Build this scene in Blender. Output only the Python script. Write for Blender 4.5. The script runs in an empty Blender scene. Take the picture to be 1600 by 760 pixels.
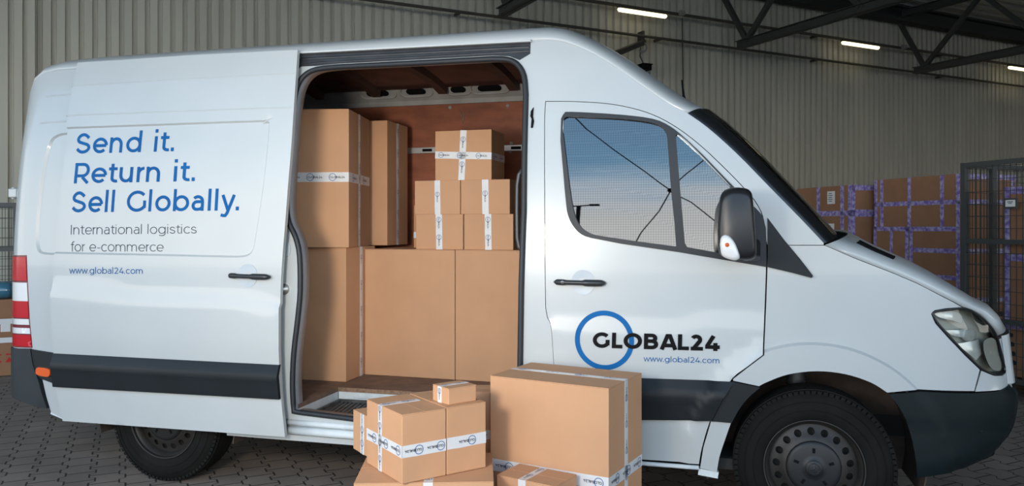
import bpy, bmesh, math, random
import numpy as np
from mathutils import Vector, Matrix
from mathutils.geometry import delaunay_2d_cdt

random.seed(4)
scene = bpy.context.scene
COL = scene.collection

# ---------------------------------------------------------------- camera
# World axes: X along the van (towards its nose), Y into the van, Z up.
F_PX, CX, HORIZON = 1220.0, 800.0, 355.0
YAW = math.radians(14.86)
CAM = Vector((0.176, -3.71, 1.437))
cd = bpy.data.cameras.new('camera')
cam = bpy.data.objects.new('camera', cd)
COL.objects.link(cam)
cam.location = CAM
cam.rotation_euler = (math.pi / 2, 0, YAW)
cd.sensor_width = 36.0
cd.lens = F_PX / 1600.0 * 36.0
cd.shift_y = -(380.0 - HORIZON) / 1600.0
cd.clip_start, cd.clip_end = 0.05, 400
scene.camera = cam

scene.view_settings.view_transform = 'Standard'
scene.view_settings.look = 'None'
scene.view_settings.exposure = -0.15
scene.view_settings.gamma = 1.0
scene.view_settings.use_curve_mapping = False

# ---------------------------------------------------------------- daylight, and the work lamp left of the camera
LAMP_AT, LAMP_TO = Vector((-1.20, -2.95, 1.60)), Vector((-1.75, 0.9, 1.55))
sd = bpy.data.lights.new('work_lamp', 'AREA')
sd.shape, sd.size = 'DISK', 0.5
sd.spread = math.radians(115)
sd.energy, sd.color = 30.5, (1.0, 0.91, 0.80)
lamp_ob = bpy.data.objects.new('work_lamp', sd)
COL.objects.link(lamp_ob)
lamp_ob.location = LAMP_AT
lamp_ob.rotation_euler = (LAMP_TO - LAMP_AT).to_track_quat('-Z', 'Y').to_euler()
SKY_STRENGTH = 3.3

def build_world():
    w = bpy.data.worlds.new('sky')
    scene.world = w
    w.use_nodes = True
    nt = w.node_tree
    nt.nodes.clear()
    N, L = nt.nodes.new, nt.links.new
    tc = N('ShaderNodeTexCoord')
    sep = N('ShaderNodeSeparateXYZ')
    L(tc.outputs['Generated'], sep.inputs[0])
    mp = N('ShaderNodeMapping')
    mp.inputs['Scale'].default_value = (1.2, 1.2, 9.0)
    L(tc.outputs['Generated'], mp.inputs[0])
    nz = N('ShaderNodeTexNoise')
    nz.inputs['Scale'].default_value = 2.6
    nz.inputs['Detail'].default_value = 6
    nz.inputs['Roughness'].default_value = 0.55
    L(mp.outputs[0], nz.inputs['Vector'])
    ma = N('ShaderNodeMath'); ma.operation = 'MULTIPLY_ADD'
    L(nz.outputs['Fac'], ma.inputs[0])
    ma.inputs[1].default_value = 0.16
    ma.inputs[2].default_value = -0.08
    ad = N('ShaderNodeMath'); ad.operation = 'ADD'
    L(sep.outputs['Z'], ad.inputs[0]); L(ma.outputs[0], ad.inputs[1])
    cr = N('ShaderNodeValToRGB')
    e = cr.color_ramp.elements
    e[0].position, e[0].color = 0.0, (1.3, 1.28, 1.2, 1)
    e[1].position, e[1].color = 1.0, (0.22, 0.36, 0.62, 1)
    for p, c in ((0.15, (1.05, 1.05, 1.02, 1)), (0.20, (0.98, 1.03, 1.08, 1)), (0.25, (0.66, 0.86, 1.04, 1)), (0.32, (0.30, 0.56, 0.82, 1)), (0.5, (0.25, 0.40, 0.64, 1))):
        x = e.new(p); x.color = c
    L(ad.outputs[0], cr.inputs[0])
    bg = N('ShaderNodeBackground')
    bg.inputs['Strength'].default_value = SKY_STRENGTH
    L(cr.outputs[0], bg.inputs[0])
    out = N('ShaderNodeOutputWorld')
    L(bg.outputs[0], out.inputs[0])
build_world()

# ---------------------------------------------------------------- directions
R_ = Vector((math.cos(YAW), math.sin(YAW), 0))
F_ = Vector((-math.sin(YAW), math.cos(YAW), 0))
def direction_to(vx):                          # horizontal direction whose vanishing point is column vx
    d = R_ * ((vx - CX) / F_PX) + F_
    return d.normalized()
def ray(px, py):
    return R_ * ((px - CX) / F_PX) + F_ + Vector((0, 0, (HORIZON - py) / F_PX))
HS = F_PX / 1100.0                             # plan scale of the hall
def at_depth(px, py, d): return CAM + ray(px, py) * (d * HS)
def at_z(px, py, z):
    r = ray(px, py)
    return CAM + r * ((z - CAM.z) / r.z)
def at_y(px, py, y):
    r = ray(px, py)
    return CAM + r * ((y - CAM.y) / r.y)
def z_at(p, py):                               # height of image row py over ground point p
    d = (Vector((p[0], p[1], 0)) - Vector((CAM.x, CAM.y, 0))).dot(F_)
    return CAM.z + (HORIZON - py) / F_PX * d
def along(p, d, px):                           # point on the line p + s*d seen in column px
    q = Vector((p[0], p[1], 0)) - Vector((CAM.x, CAM.y, 0))
    k = (px - CX) / F_PX
    s = (k * q.dot(F_) - q.dot(R_)) / (d.dot(R_) - k * d.dot(F_))
    r = Vector((p[0], p[1], 0)) + d * s
    return r
HU = direction_to(3260.0)                      # along the hall's back wall
HN = Vector((-HU.y, HU.x, 0))                  # from the open side to the back wall
def hall(u, n, z=0.0):                         # hall coordinates, origin under the camera
    return Vector((CAM.x, CAM.y, 0)) + HU * (u * HS) + HN * (n * HS) + Vector((0, 0, z))

# ---------------------------------------------------------------- materials
MATS = {}
def mat(name, color, rough=0.5, metal=0.0, noise=0.0, nscale=20.0, bump=0.0, bscale=60.0, coat=0.0, stretch=(1, 1, 1), spec=0.5, dark=None):
    m = bpy.data.materials.new(name)
    m.use_nodes = True
    nt = m.node_tree
    b = nt.nodes['Principled BSDF']
    b.inputs['Base Color'].default_value = (*color, 1)
    b.inputs['Roughness'].default_value = rough
    b.inputs['Metallic'].default_value = metal
    b.inputs['Coat Weight'].default_value = coat
    b.inputs['Coat Roughness'].default_value = 0.06
    b.inputs['Specular IOR Level'].default_value = spec
    N, L = nt.nodes.new, nt.links.new
    if noise or bump:
        tc = N('ShaderNodeTexCoord'); mp = N('ShaderNodeMapping')
        mp.inputs['Scale'].default_value = stretch
        L(tc.outputs['Object'], mp.inputs[0])
    if noise:
        n = N('ShaderNodeTexNoise'); n.inputs['Scale'].default_value = nscale; n.inputs['Detail'].default_value = 5
        L(mp.outputs[0], n.inputs['Vector'])
        r = N('ShaderNodeValToRGB')
        dk = dark or tuple(c * (1 - noise) for c in color)
        r.color_ramp.elements[0].position = 0.33; r.color_ramp.elements[0].color = (*dk, 1)
        r.color_ramp.elements[1].position = 0.62; r.color_ramp.elements[1].color = (*color, 1)
        L(n.outputs['Fac'], r.inputs[0]); L(r.outputs[0], b.inputs['Base Color'])
    if bump:
        n2 = N('ShaderNodeTexNoise'); n2.inputs['Scale'].default_value = bscale; n2.inputs['Detail'].default_value = 3
        L(mp.outputs[0], n2.inputs['Vector'])
        bp = N('ShaderNodeBump'); bp.inputs['Strength'].default_value = bump; bp.inputs['Distance'].default_value = 0.004
        L(n2.outputs['Fac'], bp.inputs['Height']); L(bp.outputs[0], b.inputs['Normal'])
    MATS[name] = m
    return m
def emit(name, color, s):
    m = bpy.data.materials.new(name); m.use_nodes = True
    b = m.node_tree.nodes['Principled BSDF']
    b.inputs['Base Color'].default_value = (*color, 1)
    b.inputs['Emission Color'].default_value = (*color, 1)
    b.inputs['Emission Strength'].default_value = s
    MATS[name] = m
    return m

mat('white_paint', (0.470, 0.495, 0.493), 0.32, coat=0.5, noise=0.03, nscale=3)
mat('jamb_paint', (0.46, 0.51, 0.55), 0.4, noise=0.12, nscale=9)
mat('worn_white', (0.68, 0.73, 0.74), 0.45, noise=0.16, nscale=10)
mat('rail_black', (0.035, 0.037, 0.042), 0.45, noise=0.4, nscale=30, stretch=(.3, 1, 1))
mat('rubber', (0.016, 0.019, 0.023), 0.55)
mat('cladding', (0.010, 0.0135, 0.0165), 0.45, spec=0.28, noise=0.18, nscale=6, bump=0.15, bscale=300)
mat('bumper_plastic', (0.006, 0.012, 0.0135), 0.5, spec=0.2, noise=0.25, nscale=5, bump=0.15, bscale=260, stretch=(1, 1, 3))
mat('faded_plastic', (0.018, 0.025, 0.030), 0.6, noise=0.35, nscale=7, bump=0.15, bscale=260)
mat('gap_black', (0.006, 0.006, 0.007), 0.8, spec=0.1)
mat('gloss_black', (0.010, 0.011, 0.012), 0.28)
mat('mirror_black', (0.013, 0.013, 0.014), 0.36, bump=0.06, bscale=300)
mat('handle_black', (0.022, 0.024, 0.027), 0.4)
mat('dark_metal', (0.10, 0.105, 0.11), 0.5, 0.6)
mat('chrome', (0.78, 0.79, 0.78), 0.3, 0.35)
mat('dull_chrome', (0.42, 0.42, 0.38), 0.45, 0.1)
mat('steel', (0.50, 0.50, 0.48), 0.4, 0.9)
mat('tire', (0.010, 0.0095, 0.0085), 0.8, spec=0.15, noise=0.35, nscale=7, bump=0.15, bscale=80)
mat('rim_steel', (0.028, 0.024, 0.021), 0.5, 0.15, noise=0.4, nscale=12)
mat('hub_plastic', (0.010, 0.0105, 0.012), 0.5, noise=0.3, nscale=10)
mat('arch_liner', (0.085, 0.060, 0.048), 0.85, noise=0.5, nscale=6)
mat('underbody', (0.02, 0.019, 0.018), 0.9)
mat('red_lens', (0.50, 0.008, 0.016), 0.25, coat=0.15, spec=0.3)
mat('clear_lens', (0.78, 0.77, 0.75), 0.2, coat=0.8)
mat('maroon', (0.16, 0.01, 0.02), 0.3)
mat('orange_lens', (0.80, 0.12, 0.02), 0.22, coat=0.8)
mat('plywood', (0.34, 0.105, 0.048), 0.6, noise=0.35, nscale=5, stretch=(1, 1, 2.5))
mat('floor_ply', (0.22, 0.14, 0.10), 0.7, noise=0.35, nscale=10)
mat('ply_edge', (0.30, 0.18, 0.11), 0.8, noise=0.4, nscale=60)
mat('ceiling_board', (0.16, 0.066, 0.040), 0.7, noise=0.3, nscale=6)  # red-brown has light bounced off the plywood put into the colour
mat('rib_brown', (0.085, 0.040, 0.028), 0.6, noise=0.3, nscale=6)  # dark brown holds the same plywood bounce in its colour
mat('inner_white', (0.42, 0.42, 0.40), 0.5, noise=0.2, nscale=8)
mat('alu', (0.55, 0.56, 0.56), 0.42, 0.7)
mat('cab_grey', (0.05, 0.052, 0.055), 0.8)
mat('curtain_white', (0.62, 0.62, 0.60), 0.8)
mat('mat_black', (0.028, 0.028, 0.028), 0.45, noise=0.7, nscale=22, dark=(0.11, 0.107, 0.10))
mat('blue_ink', (0.006, 0.118, 0.335), 0.5, noise=0.18, nscale=2, dark=(0.006, 0.088, 0.27), spec=0.10)
mat('grey_ink', (0.045, 0.055, 0.075), 0.5, spec=0.1)
mat('black_ink', (0.004, 0.004, 0.005), 0.5, spec=0.1)
mat('blue_print', (0.02, 0.09, 0.30), 0.5)
mat('black_print', (0.03, 0.03, 0.04), 0.5)
mat('tape', (0.74, 0.74, 0.74), 0.30, bump=0.35, bscale=40, noise=0.08, nscale=15)
mat('tape_matte', (0.70, 0.71, 0.72), 0.4, bump=0.25, bscale=60)
mat('purple_tape', (0.17, 0.11, 0.40), 0.4, noise=0.8, nscale=26, dark=(0.50, 0.46, 0.66), bump=0.3, bscale=50)
mat('paper', (0.72, 0.72, 0.70), 0.7)
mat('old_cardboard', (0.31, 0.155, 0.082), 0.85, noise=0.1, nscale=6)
mat('yard_bounce', (0.50, 0.49, 0.46), 0.85, noise=0.15, nscale=1)
mat('wall_sheet', (0.48, 0.475, 0.41), 0.6, noise=0.10, nscale=1.5, stretch=(1, 1, .3))
mat('deck_sheet', (0.50, 0.49, 0.44), 0.6, noise=0.1, nscale=2)
mat('truss_paint', (0.040, 0.042, 0.040), 0.6)
mat('beam_dark', (0.02, 0.02, 0.02), 0.7)
mat('conduit', (0.06, 0.055, 0.045), 0.6)
mat('galvanised', (0.25, 0.25, 0.24), 0.5, 0.3)
mat('cage_paint', (0.075, 0.08, 0.08), 0.5, 0.3)
mat('cage_wire', (0.055, 0.058, 0.056), 0.5, 0.3)
mat('water_blue', (0.05, 0.16, 0.24), 0.12, coat=0.5)
mat('wood_pallet', (0.20, 0.14, 0.09), 0.8, noise=0.3, nscale=10)
emit('tube_glow', (1.0, 0.84, 0.50), 3.0)

def cardboard(name, color):
    m = mat(name, color, 0.8, noise=0.06, nscale=5)
    nt = m.node_tree; N, L = nt.nodes.new, nt.links.new
    b = nt.nodes['Principled BSDF']
    b.inputs['Specular IOR Level'].default_value = 0.25
    tc = N('ShaderNodeTexCoord')
    wv = N('ShaderNodeTexWave'); wv.wave_type = 'BANDS'; wv.bands_direction = 'X'
    wv.inputs['Scale'].default_value = 55; wv.inputs['Distortion'].default_value = 0.6; wv.inputs['Detail'].default_value = 1
    mp = N('ShaderNodeMapping'); mp.inputs['Scale'].default_value = (1, 1, 0.02)
    L(tc.outputs['Object'], mp.inputs[0]); L(mp.outputs[0], wv.inputs[0])
    bp = N('ShaderNodeBump'); bp.inputs['Strength'].default_value = 0.10; bp.inputs['Distance'].default_value = 0.002
    L(wv.outputs['Fac'], bp.inputs['Height']); L(bp.outputs[0], b.inputs['Normal'])
    return m
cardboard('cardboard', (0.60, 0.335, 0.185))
cardboard('cardboard_inner', (0.52, 0.285, 0.158))

def paver_material():
    m = bpy.data.materials.new('pavers'); m.use_nodes = True
    nt = m.node_tree; N, L = nt.nodes.new, nt.links.new
    b = nt.nodes['Principled BSDF']
    b.inputs['Roughness'].default_value = 0.8
    tc = N('ShaderNodeTexCoord')
    mp = N('ShaderNodeMapping'); mp.vector_type = 'POINT'
    mp.inputs['Rotation'].default_value = (0, 0, -math.atan2(HN.y, HN.x))
    L(tc.outputs['Object'], mp.inputs[0])
    sep = N('ShaderNodeSeparateXYZ'); L(mp.outputs[0], sep.inputs[0])
    def M(op, a, bb=None):
        n = N('ShaderNodeMath'); n.operation = op
        if hasattr(a, 'links'): L(a, n.inputs[0])
        else: n.inputs[0].default_value = a
        if bb is not None:
            if hasattr(bb, 'links'): L(bb, n.inputs[1])
            else: n.inputs[1].default_value = bb
        return n.outputs[0]
    # stepped joint: the row line jogs sideways every half block, the interlocking shape
    tri = M('PINGPONG', sep.outputs['X'], 0.085)
    jog = M('MINIMUM', M('MAXIMUM', M('MULTIPLY', M('SUBTRACT', tri, 0.0425), 1.6), -0.016), 0.016)
    y2 = M('ADD', sep.outputs['Y'], jog)
    cmb = N('ShaderNodeCombineXYZ'); L(sep.outputs['X'], cmb.inputs[0]); L(y2, cmb.inputs[1])
    br = N('ShaderNodeTexBrick')
    br.offset = 0.5
    br.inputs['Scale'].default_value = 1.0
    br.inputs['Brick Width'].default_value = 0.17
    br.inputs['Row Height'].default_value = 0.155
    br.inputs['Mortar Size'].default_value = 0.0055
    br.inputs['Mortar Smooth'].default_value = 0.3
    br.inputs['Color1'].default_value = (0.32, 0.255, 0.205, 1)
    br.inputs['Color2'].default_value = (0.26, 0.208, 0.170, 1)
    br.inputs['Mortar'].default_value = (0.040, 0.033, 0.028, 1)
    L(cmb.outputs[0], br.inputs['Vector'])
    nz = N('ShaderNodeTexNoise'); nz.inputs['Scale'].default_value = 3; nz.inputs['Detail'].default_value = 8
    L(tc.outputs['Object'], nz.inputs['Vector'])
    mx = N('ShaderNodeMixRGB'); mx.blend_type = 'MULTIPLY'; mx.inputs[0].default_value = 0.6
    rr = N('ShaderNodeValToRGB'); rr.color_ramp.elements[0].position = .3; rr.color_ramp.elements[0].color = (.55, .55, .55, 1); rr.color_ramp.elements[1].position = .7
    L(nz.outputs['Fac'], rr.inputs[0]); L(br.outputs['Color'], mx.inputs[1]); L(rr.outputs[0], mx.inputs[2])
    L(mx.outputs[0], b.inputs['Base Color'])
    bp = N('ShaderNodeBump'); bp.inputs['Strength'].default_value = 0.7; bp.inputs['Distance'].default_value = 0.006; bp.invert = True
    L(br.outputs['Fac'], bp.inputs['Height']); L(bp.outputs[0], b.inputs['Normal'])
    MATS['pavers'] = m
paver_material()

def side_glass():
    # reflective privacy film printed with a fine diagonal mesh
    m = bpy.data.materials.new('film_glass'); m.use_nodes = True
    nt = m.node_tree; N, L = nt.nodes.new, nt.links.new
    nt.nodes.clear()
    out = N('ShaderNodeOutputMaterial')
    tr = N('ShaderNodeBsdfTransparent'); tr.inputs[0].default_value = (0.35, 0.38, 0.40, 1)
    gl = N('ShaderNodeBsdfGlossy'); gl.inputs['Roughness'].default_value = 0.015
    tc = N('ShaderNodeTexCoord'); mp = N('ShaderNodeMapping')
    mp.inputs['Rotation'].default_value = (0, math.radians(45), 0)
    L(tc.outputs['Object'], mp.inputs[0])
    ck = N('ShaderNodeTexChecker'); ck.inputs['Scale'].default_value = 120
    L(mp.outputs[0], ck.inputs['Vector'])
    ck.inputs['Color1'].default_value = (0.13, 0.135, 0.14, 1)
    ck.inputs['Color2'].default_value = (0.17, 0.175, 0.18, 1)
    L(ck.outputs['Color'], gl.inputs[0])
    mx = N('ShaderNodeMixShader'); mx.inputs[0].default_value = 0.85
    L(tr.outputs[0], mx.inputs[1]); L(gl.outputs[0], mx.inputs[2]); L(mx.outputs[0], out.inputs[0])
    MATS['film_glass'] = m
side_glass()
def clear_glass(name, tint, refl, rough=0.02):
    m = bpy.data.materials.new(name); m.use_nodes = True
    nt = m.node_tree; N, L = nt.nodes.new, nt.links.new
    nt.nodes.clear()
    out = N('ShaderNodeOutputMaterial')
    tr = N('ShaderNodeBsdfTransparent'); tr.inputs[0].default_value = (*tint, 1)
    gl = N('ShaderNodeBsdfGlossy'); gl.inputs['Roughness'].default_value = rough
    fr = N('ShaderNodeFresnel'); fr.inputs['IOR'].default_value = refl
    mx = N('ShaderNodeMixShader')
    L(fr.outputs[0], mx.inputs[0]); L(tr.outputs[0], mx.inputs[1]); L(gl.outputs[0], mx.inputs[2]); L(mx.outputs[0], out.inputs[0])
    MATS[name] = m
clear_glass('windscreen_glass', (0.10, 0.11, 0.10), 1.5)
clear_glass('lamp_glass', (0.86, 0.87, 0.84), 1.5)

# ---------------------------------------------------------------- mesh helpers
def link(name, me, m=None, parent=None, smooth=False):
    o = bpy.data.objects.new(name, me)
    COL.objects.link(o)
    if m: me.materials.append(MATS[m])
    if parent: o.parent = parent
    if smooth:
        me.polygons.foreach_set('use_smooth', [True] * len(me.polygons))
    return o
def mesh(name, verts, faces, m=None, parent=None, smooth=False):
    me = bpy.data.meshes.new(name)
    me.from_pydata([tuple(v) for v in verts], [], [tuple(f) for f in faces])
    me.validate()
    me.update()
    return link(name, me, m, parent, smooth)
class MB:
    """collects shapes into one mesh"""
    def __init__(self): self.v = []; self.f = []
    def add(self, vs, fs):
        n = len(self.v)
        self.v += [Vector(v) for v in vs]
        self.f += [tuple(i + n for i in f) for f in fs]
        return self
    def box(self, c, s, ax=None):
        X, Y, Z = ax or (Vector((1, 0, 0)), Vector((0, 1, 0)), Vector((0, 0, 1)))
        c = Vector(c)
        vs = [c + X * (s[0] / 2 * a) + Y * (s[1] / 2 * b) + Z * (s[2] / 2 * d) for a in (-1, 1) for b in (-1, 1) for d in (-1, 1)]
        return self.add(vs, [(0, 1, 3, 2), (4, 6, 7, 5), (0, 4, 5, 1), (2, 3, 7, 6), (0, 2, 6, 4), (1, 5, 7, 3)])
    def bar(self, p, q, w, h=None, up=(0, 0, 1)):
        p, q = Vector(p), Vector(q); h = h or w
        d = (q - p); L = d.length; d.normalize()
        s = d.cross(Vector(up))
        if s.length < 1e-4: s = d.cross(Vector((1, 0, 0)))
        s.normalize(); u = s.cross(d)
        return self.box((p + q) / 2, (L, w, h), (d, s, u))
    def tube(self, pts, r, n=8, closed=False):
        pts = [Vector(p) for p in pts]; m = len(pts)
        rings = []
        prev = None
        for i, p in enumerate(pts):
            a = pts[i - 1] if (i > 0 or closed) else p
            b = pts[(i + 1) % m] if (i < m - 1 or closed) else p
            t = (b - a).normalized()
            if prev is None:
                s = t.cross(Vector((0, 0, 1)))
                if s.length < 1e-3: s = t.cross(Vector((0, 1, 0)))
            else:
                s = prev - t * prev.dot(t)
            s.normalize(); prev = s; u = t.cross(s)
            rr = r[i] if isinstance(r, (list, tuple)) else r
            rings.append([p + (s * math.cos(2 * math.pi * k / n) + u * math.sin(2 * math.pi * k / n)) * rr for k in range(n)])
        vs = [v for ring in rings for v in ring]
        fs = []
        for i in range(m if closed else m - 1):
            j = (i + 1) % m
            for k in range(n):
                k2 = (k + 1) % n
                fs.append((i * n + k, i * n + k2, j * n + k2, j * n + k))
        if not closed:
            fs.append(tuple(reversed(range(n)))); fs.append(tuple((m - 1) * n + k for k in range(n)))
        return self.add(vs, fs)
    def lathe(self, prof, c, n=48):               # profile (radius, y); axis along +Y through c
        c = Vector(c); m = len(prof)
        vs = [c + Vector((r * math.sin(2 * math.pi * k / n), y, r * math.cos(2 * math.pi * k / n))) for r, y in prof for k in range(n)]
        fs = []
        for i in range(m - 1):
            for k in range(n):
                k2 = (k + 1) % n
                fs.append((i * n + k, (i + 1) * n + k, (i + 1) * n + k2, i * n + k2))
        return self.add(vs, fs)
    def build(self, name, m=None, parent=None, smooth=False, bevel=0.0, seg=2):
        o = mesh(name, self.v, self.f, m, parent, smooth)
        bm = bmesh.new(); bm.from_mesh(o.data)
        bmesh.ops.recalc_face_normals(bm, faces=bm.faces)
        bm.to_mesh(o.data); bm.free()
        if bevel:
            b = o.modifiers.new('bevel', 'BEVEL'); b.width = bevel; b.segments = seg; b.limit_method = 'ANGLE'
            b.angle_limit = math.radians(40)
        return o
def thing(name, label, cat, loc=(0, 0, 0), rz=0.0, group=None):
    o = bpy.data.objects.new(name, None)
    o.empty_display_size = 0.1
    COL.objects.link(o)
    o.location = loc; o.rotation_euler = (0, 0, rz)
    o['label'] = label; o['category'] = cat
    if group: o['group'] = group
    return o
def tag(o, label, cat, group=None):
    o['label'] = label; o['category'] = cat
    if group: o['group'] = group
    return o
def struct(o):
    o['kind'] = 'structure'; return o

def spline(pts, n=6, closed=False):
    """Catmull-Rom through 2-D points"""
    P = [np.array(p, float) for p in pts]; m = len(P); out = []
    for i in range(m if closed else m - 1):
        p0 = P[(i - 1) % m] if (closed or i > 0) else P[0] * 2 - P[1]
        p1, p2 = P[i], P[(i + 1) % m]
        p3 = P[(i + 2) % m] if (closed or i + 2 < m) else P[-1] * 2 - P[-2]
        for k in range(n):
            t = k / n
            out.append(tuple(0.5 * ((2 * p1) + (-p0 + p2) * t + (2 * p0 - 5 * p1 + 4 * p2 - p3) * t * t + (-p0 + 3 * p1 - 3 * p2 + p3) * t ** 3)))
    if not closed: out.append(tuple(P[-1]))
    return out
def inside(poly, X, Z):
    poly = np.asarray(poly); r = np.zeros(np.shape(X), bool)
    x1, z1 = poly[-1]
    for x2, z2 in poly:
        c = ((z2 > Z) != (z1 > Z))
        with np.errstate(divide='ignore', invalid='ignore'):
            xi = (x1 - x2) * (Z - z2) / (z1 - z2 + 1e-30) + x2
        r ^= c & (X < xi)
        x1, z1 = x2, z2
    return r
def dist_poly(poly, X, Z):
    poly = np.asarray(poly); d = np.full(np.shape(X), 1e9)
    a = poly; b = np.roll(poly, -1, 0)
    for (ax, az), (bx, bz) in zip(a, b):
        L2 = (bx - ax) ** 2 + (bz - az) ** 2 + 1e-12
        t = np.clip(((X - ax) * (bx - ax) + (Z - az) * (bz - az)) / L2, 0, 1)
        d = np.minimum(d, np.hypot(X - ax - t * (bx - ax), Z - az - t * (bz - az)))
    return d
def shrink(poly, d):
    """inset a polygon by d"""
    P = [np.array(p, float) for p in poly]; n = len(P)
    area = sum(P[i - 1][0] * P[i][1] - P[i][0] * P[i - 1][1] for i in range(n))
    s = 1 if area > 0 else -1
    out = []
    for i in range(n):
        e1 = P[i] - P[i - 1]; e2 = P[(i + 1) % n] - P[i]
        l1, l2 = np.hypot(*e1), np.hypot(*e2)
        if l1 < 1e-9 or l2 < 1e-9: out.append(tuple(P[i])); continue
        n1 = np.array((-e1[1], e1[0])) / l1 * s; n2 = np.array((-e2[1], e2[0])) / l2 * s
        b = n1 + n2; q = b.dot(b)
        b = b / q * 2 if q > 0.3 else b
        out.append(tuple(P[i] + b * d))
    return out
def densify(poly, step):
    out = []; n = len(poly)
    for i in range(n):
        a, b = np.array(poly[i], float), np.array(poly[(i + 1) % n], float)
        k = max(1, int(math.ceil(np.hypot(*(b - a)) / step)))
        for j in range(k): out.append(tuple(a + (b - a) * j / k))
    return out
def panel(name, outline, yf, m, parent=None, holes=(), step=0.05, thick=0.012, inset=0.0, dents=(), beads=(), gap=0.0):
    """sheet-metal panel: outline and holes in (X,Z), lying on the surface y = yf(X,Z); dents = (polygon, rim, depth) pressed in; beads = (polyline, radius)"""
    if inset: outline = shrink(outline, inset)
    rings = [densify(outline, step)] + [densify(h, step) for h in holes]
    extra = []
    for poly, rim, dep in dents:
        extra += [densify(poly, step), densify(shrink(poly, rim), step)]
    V = []; E = []
    for r in rings + extra:
        n0 = len(V); V += r
        E += [(n0 + i, n0 + (i + 1) % len(r)) for i in range(len(r))]
    O = np.array(outline)
    gx = np.arange(O[:, 0].min() + step * .5, O[:, 0].max(), step); gz = np.arange(O[:, 1].min() + step * .5, O[:, 1].max(), step)
    GX, GZ = [a.ravel() for a in np.meshgrid(gx, gz)]
    ok = inside(outline, GX, GZ) & (dist_poly(outline, GX, GZ) > step * .4)
    for h in holes: ok &= ~inside(h, GX, GZ) & (dist_poly(h, GX, GZ) > step * .4)
    for r in extra: ok &= dist_poly(r, GX, GZ) > step * .3
    V += list(zip(GX[ok].tolist(), GZ[ok].tolist()))
    res = delaunay_2d_cdt([Vector((float(a), float(b))) for a, b in V], E, [], 0, 1e-6)
    P = np.array([(p.x, p.y) for p in res[0]]); T = np.array([f for f in res[2] if len(f) == 3])
    C = P[T].mean(1)
    keep = inside(outline, C[:, 0], C[:, 1])
    for h in holes: keep &= ~inside(h, C[:, 0], C[:, 1])
    T = T[keep]
    used = np.unique(T); rm = -np.ones(len(P), int); rm[used] = np.arange(len(used)); P = P[used]; T = rm[T]
    Y = yf(P[:, 0], P[:, 1])
    for poly, rim, dep in dents:
        q = shrink(poly, rim)
        inn = inside(q, P[:, 0], P[:, 1]) | (dist_poly(q, P[:, 0], P[:, 1]) < 1e-4)
        Y = np.where(inn, Y + dep, Y)
    a, b, c = P[T[:, 0]], P[T[:, 1]], P[T[:, 2]]
    cr = (b[:, 0] - a[:, 0]) * (c[:, 1] - a[:, 1]) - (b[:, 1] - a[:, 1]) * (c[:, 0] - a[:, 0])
    T[cr < 0] = T[cr < 0][:, ::-1]            # faces towards -Y
    mb = MB()
    vs = [(p[0], y, p[1]) for p, y in zip(P, Y)]
    mb.add(vs, [tuple(int(i) for i in t) for t in T])
    nsheet = len(mb.f)
    o = None
    if thick:
        nb = len(mb.v)
        mb.add([(x, y + thick, z) for x, y, z in vs], [tuple(int(i) for i in t[::-1]) for t in T])
        cnt = {}
        for t in T:
            for i in range(3):
                e = (int(t[i]), int(t[(i + 1) % 3])); cnt[e] = 1
        for (i, j) in list(cnt):
            if (j, i) not in cnt: mb.f.append((j, i, i + nb, j + nb))
    for pts, r in beads:
        pts = np.array(pts)
        yy = yf(pts[:, 0], pts[:, 1])
        mb.tube([(p[0], y + r * .62, p[1]) for p, y in zip(pts, yy)], r, 10)
    o = mesh(name, mb.v, mb.f, m, parent, True)
    es = o.modifiers.new('edges', 'EDGE_SPLIT'); es.split_angle = math.radians(38)
    return o

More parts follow.
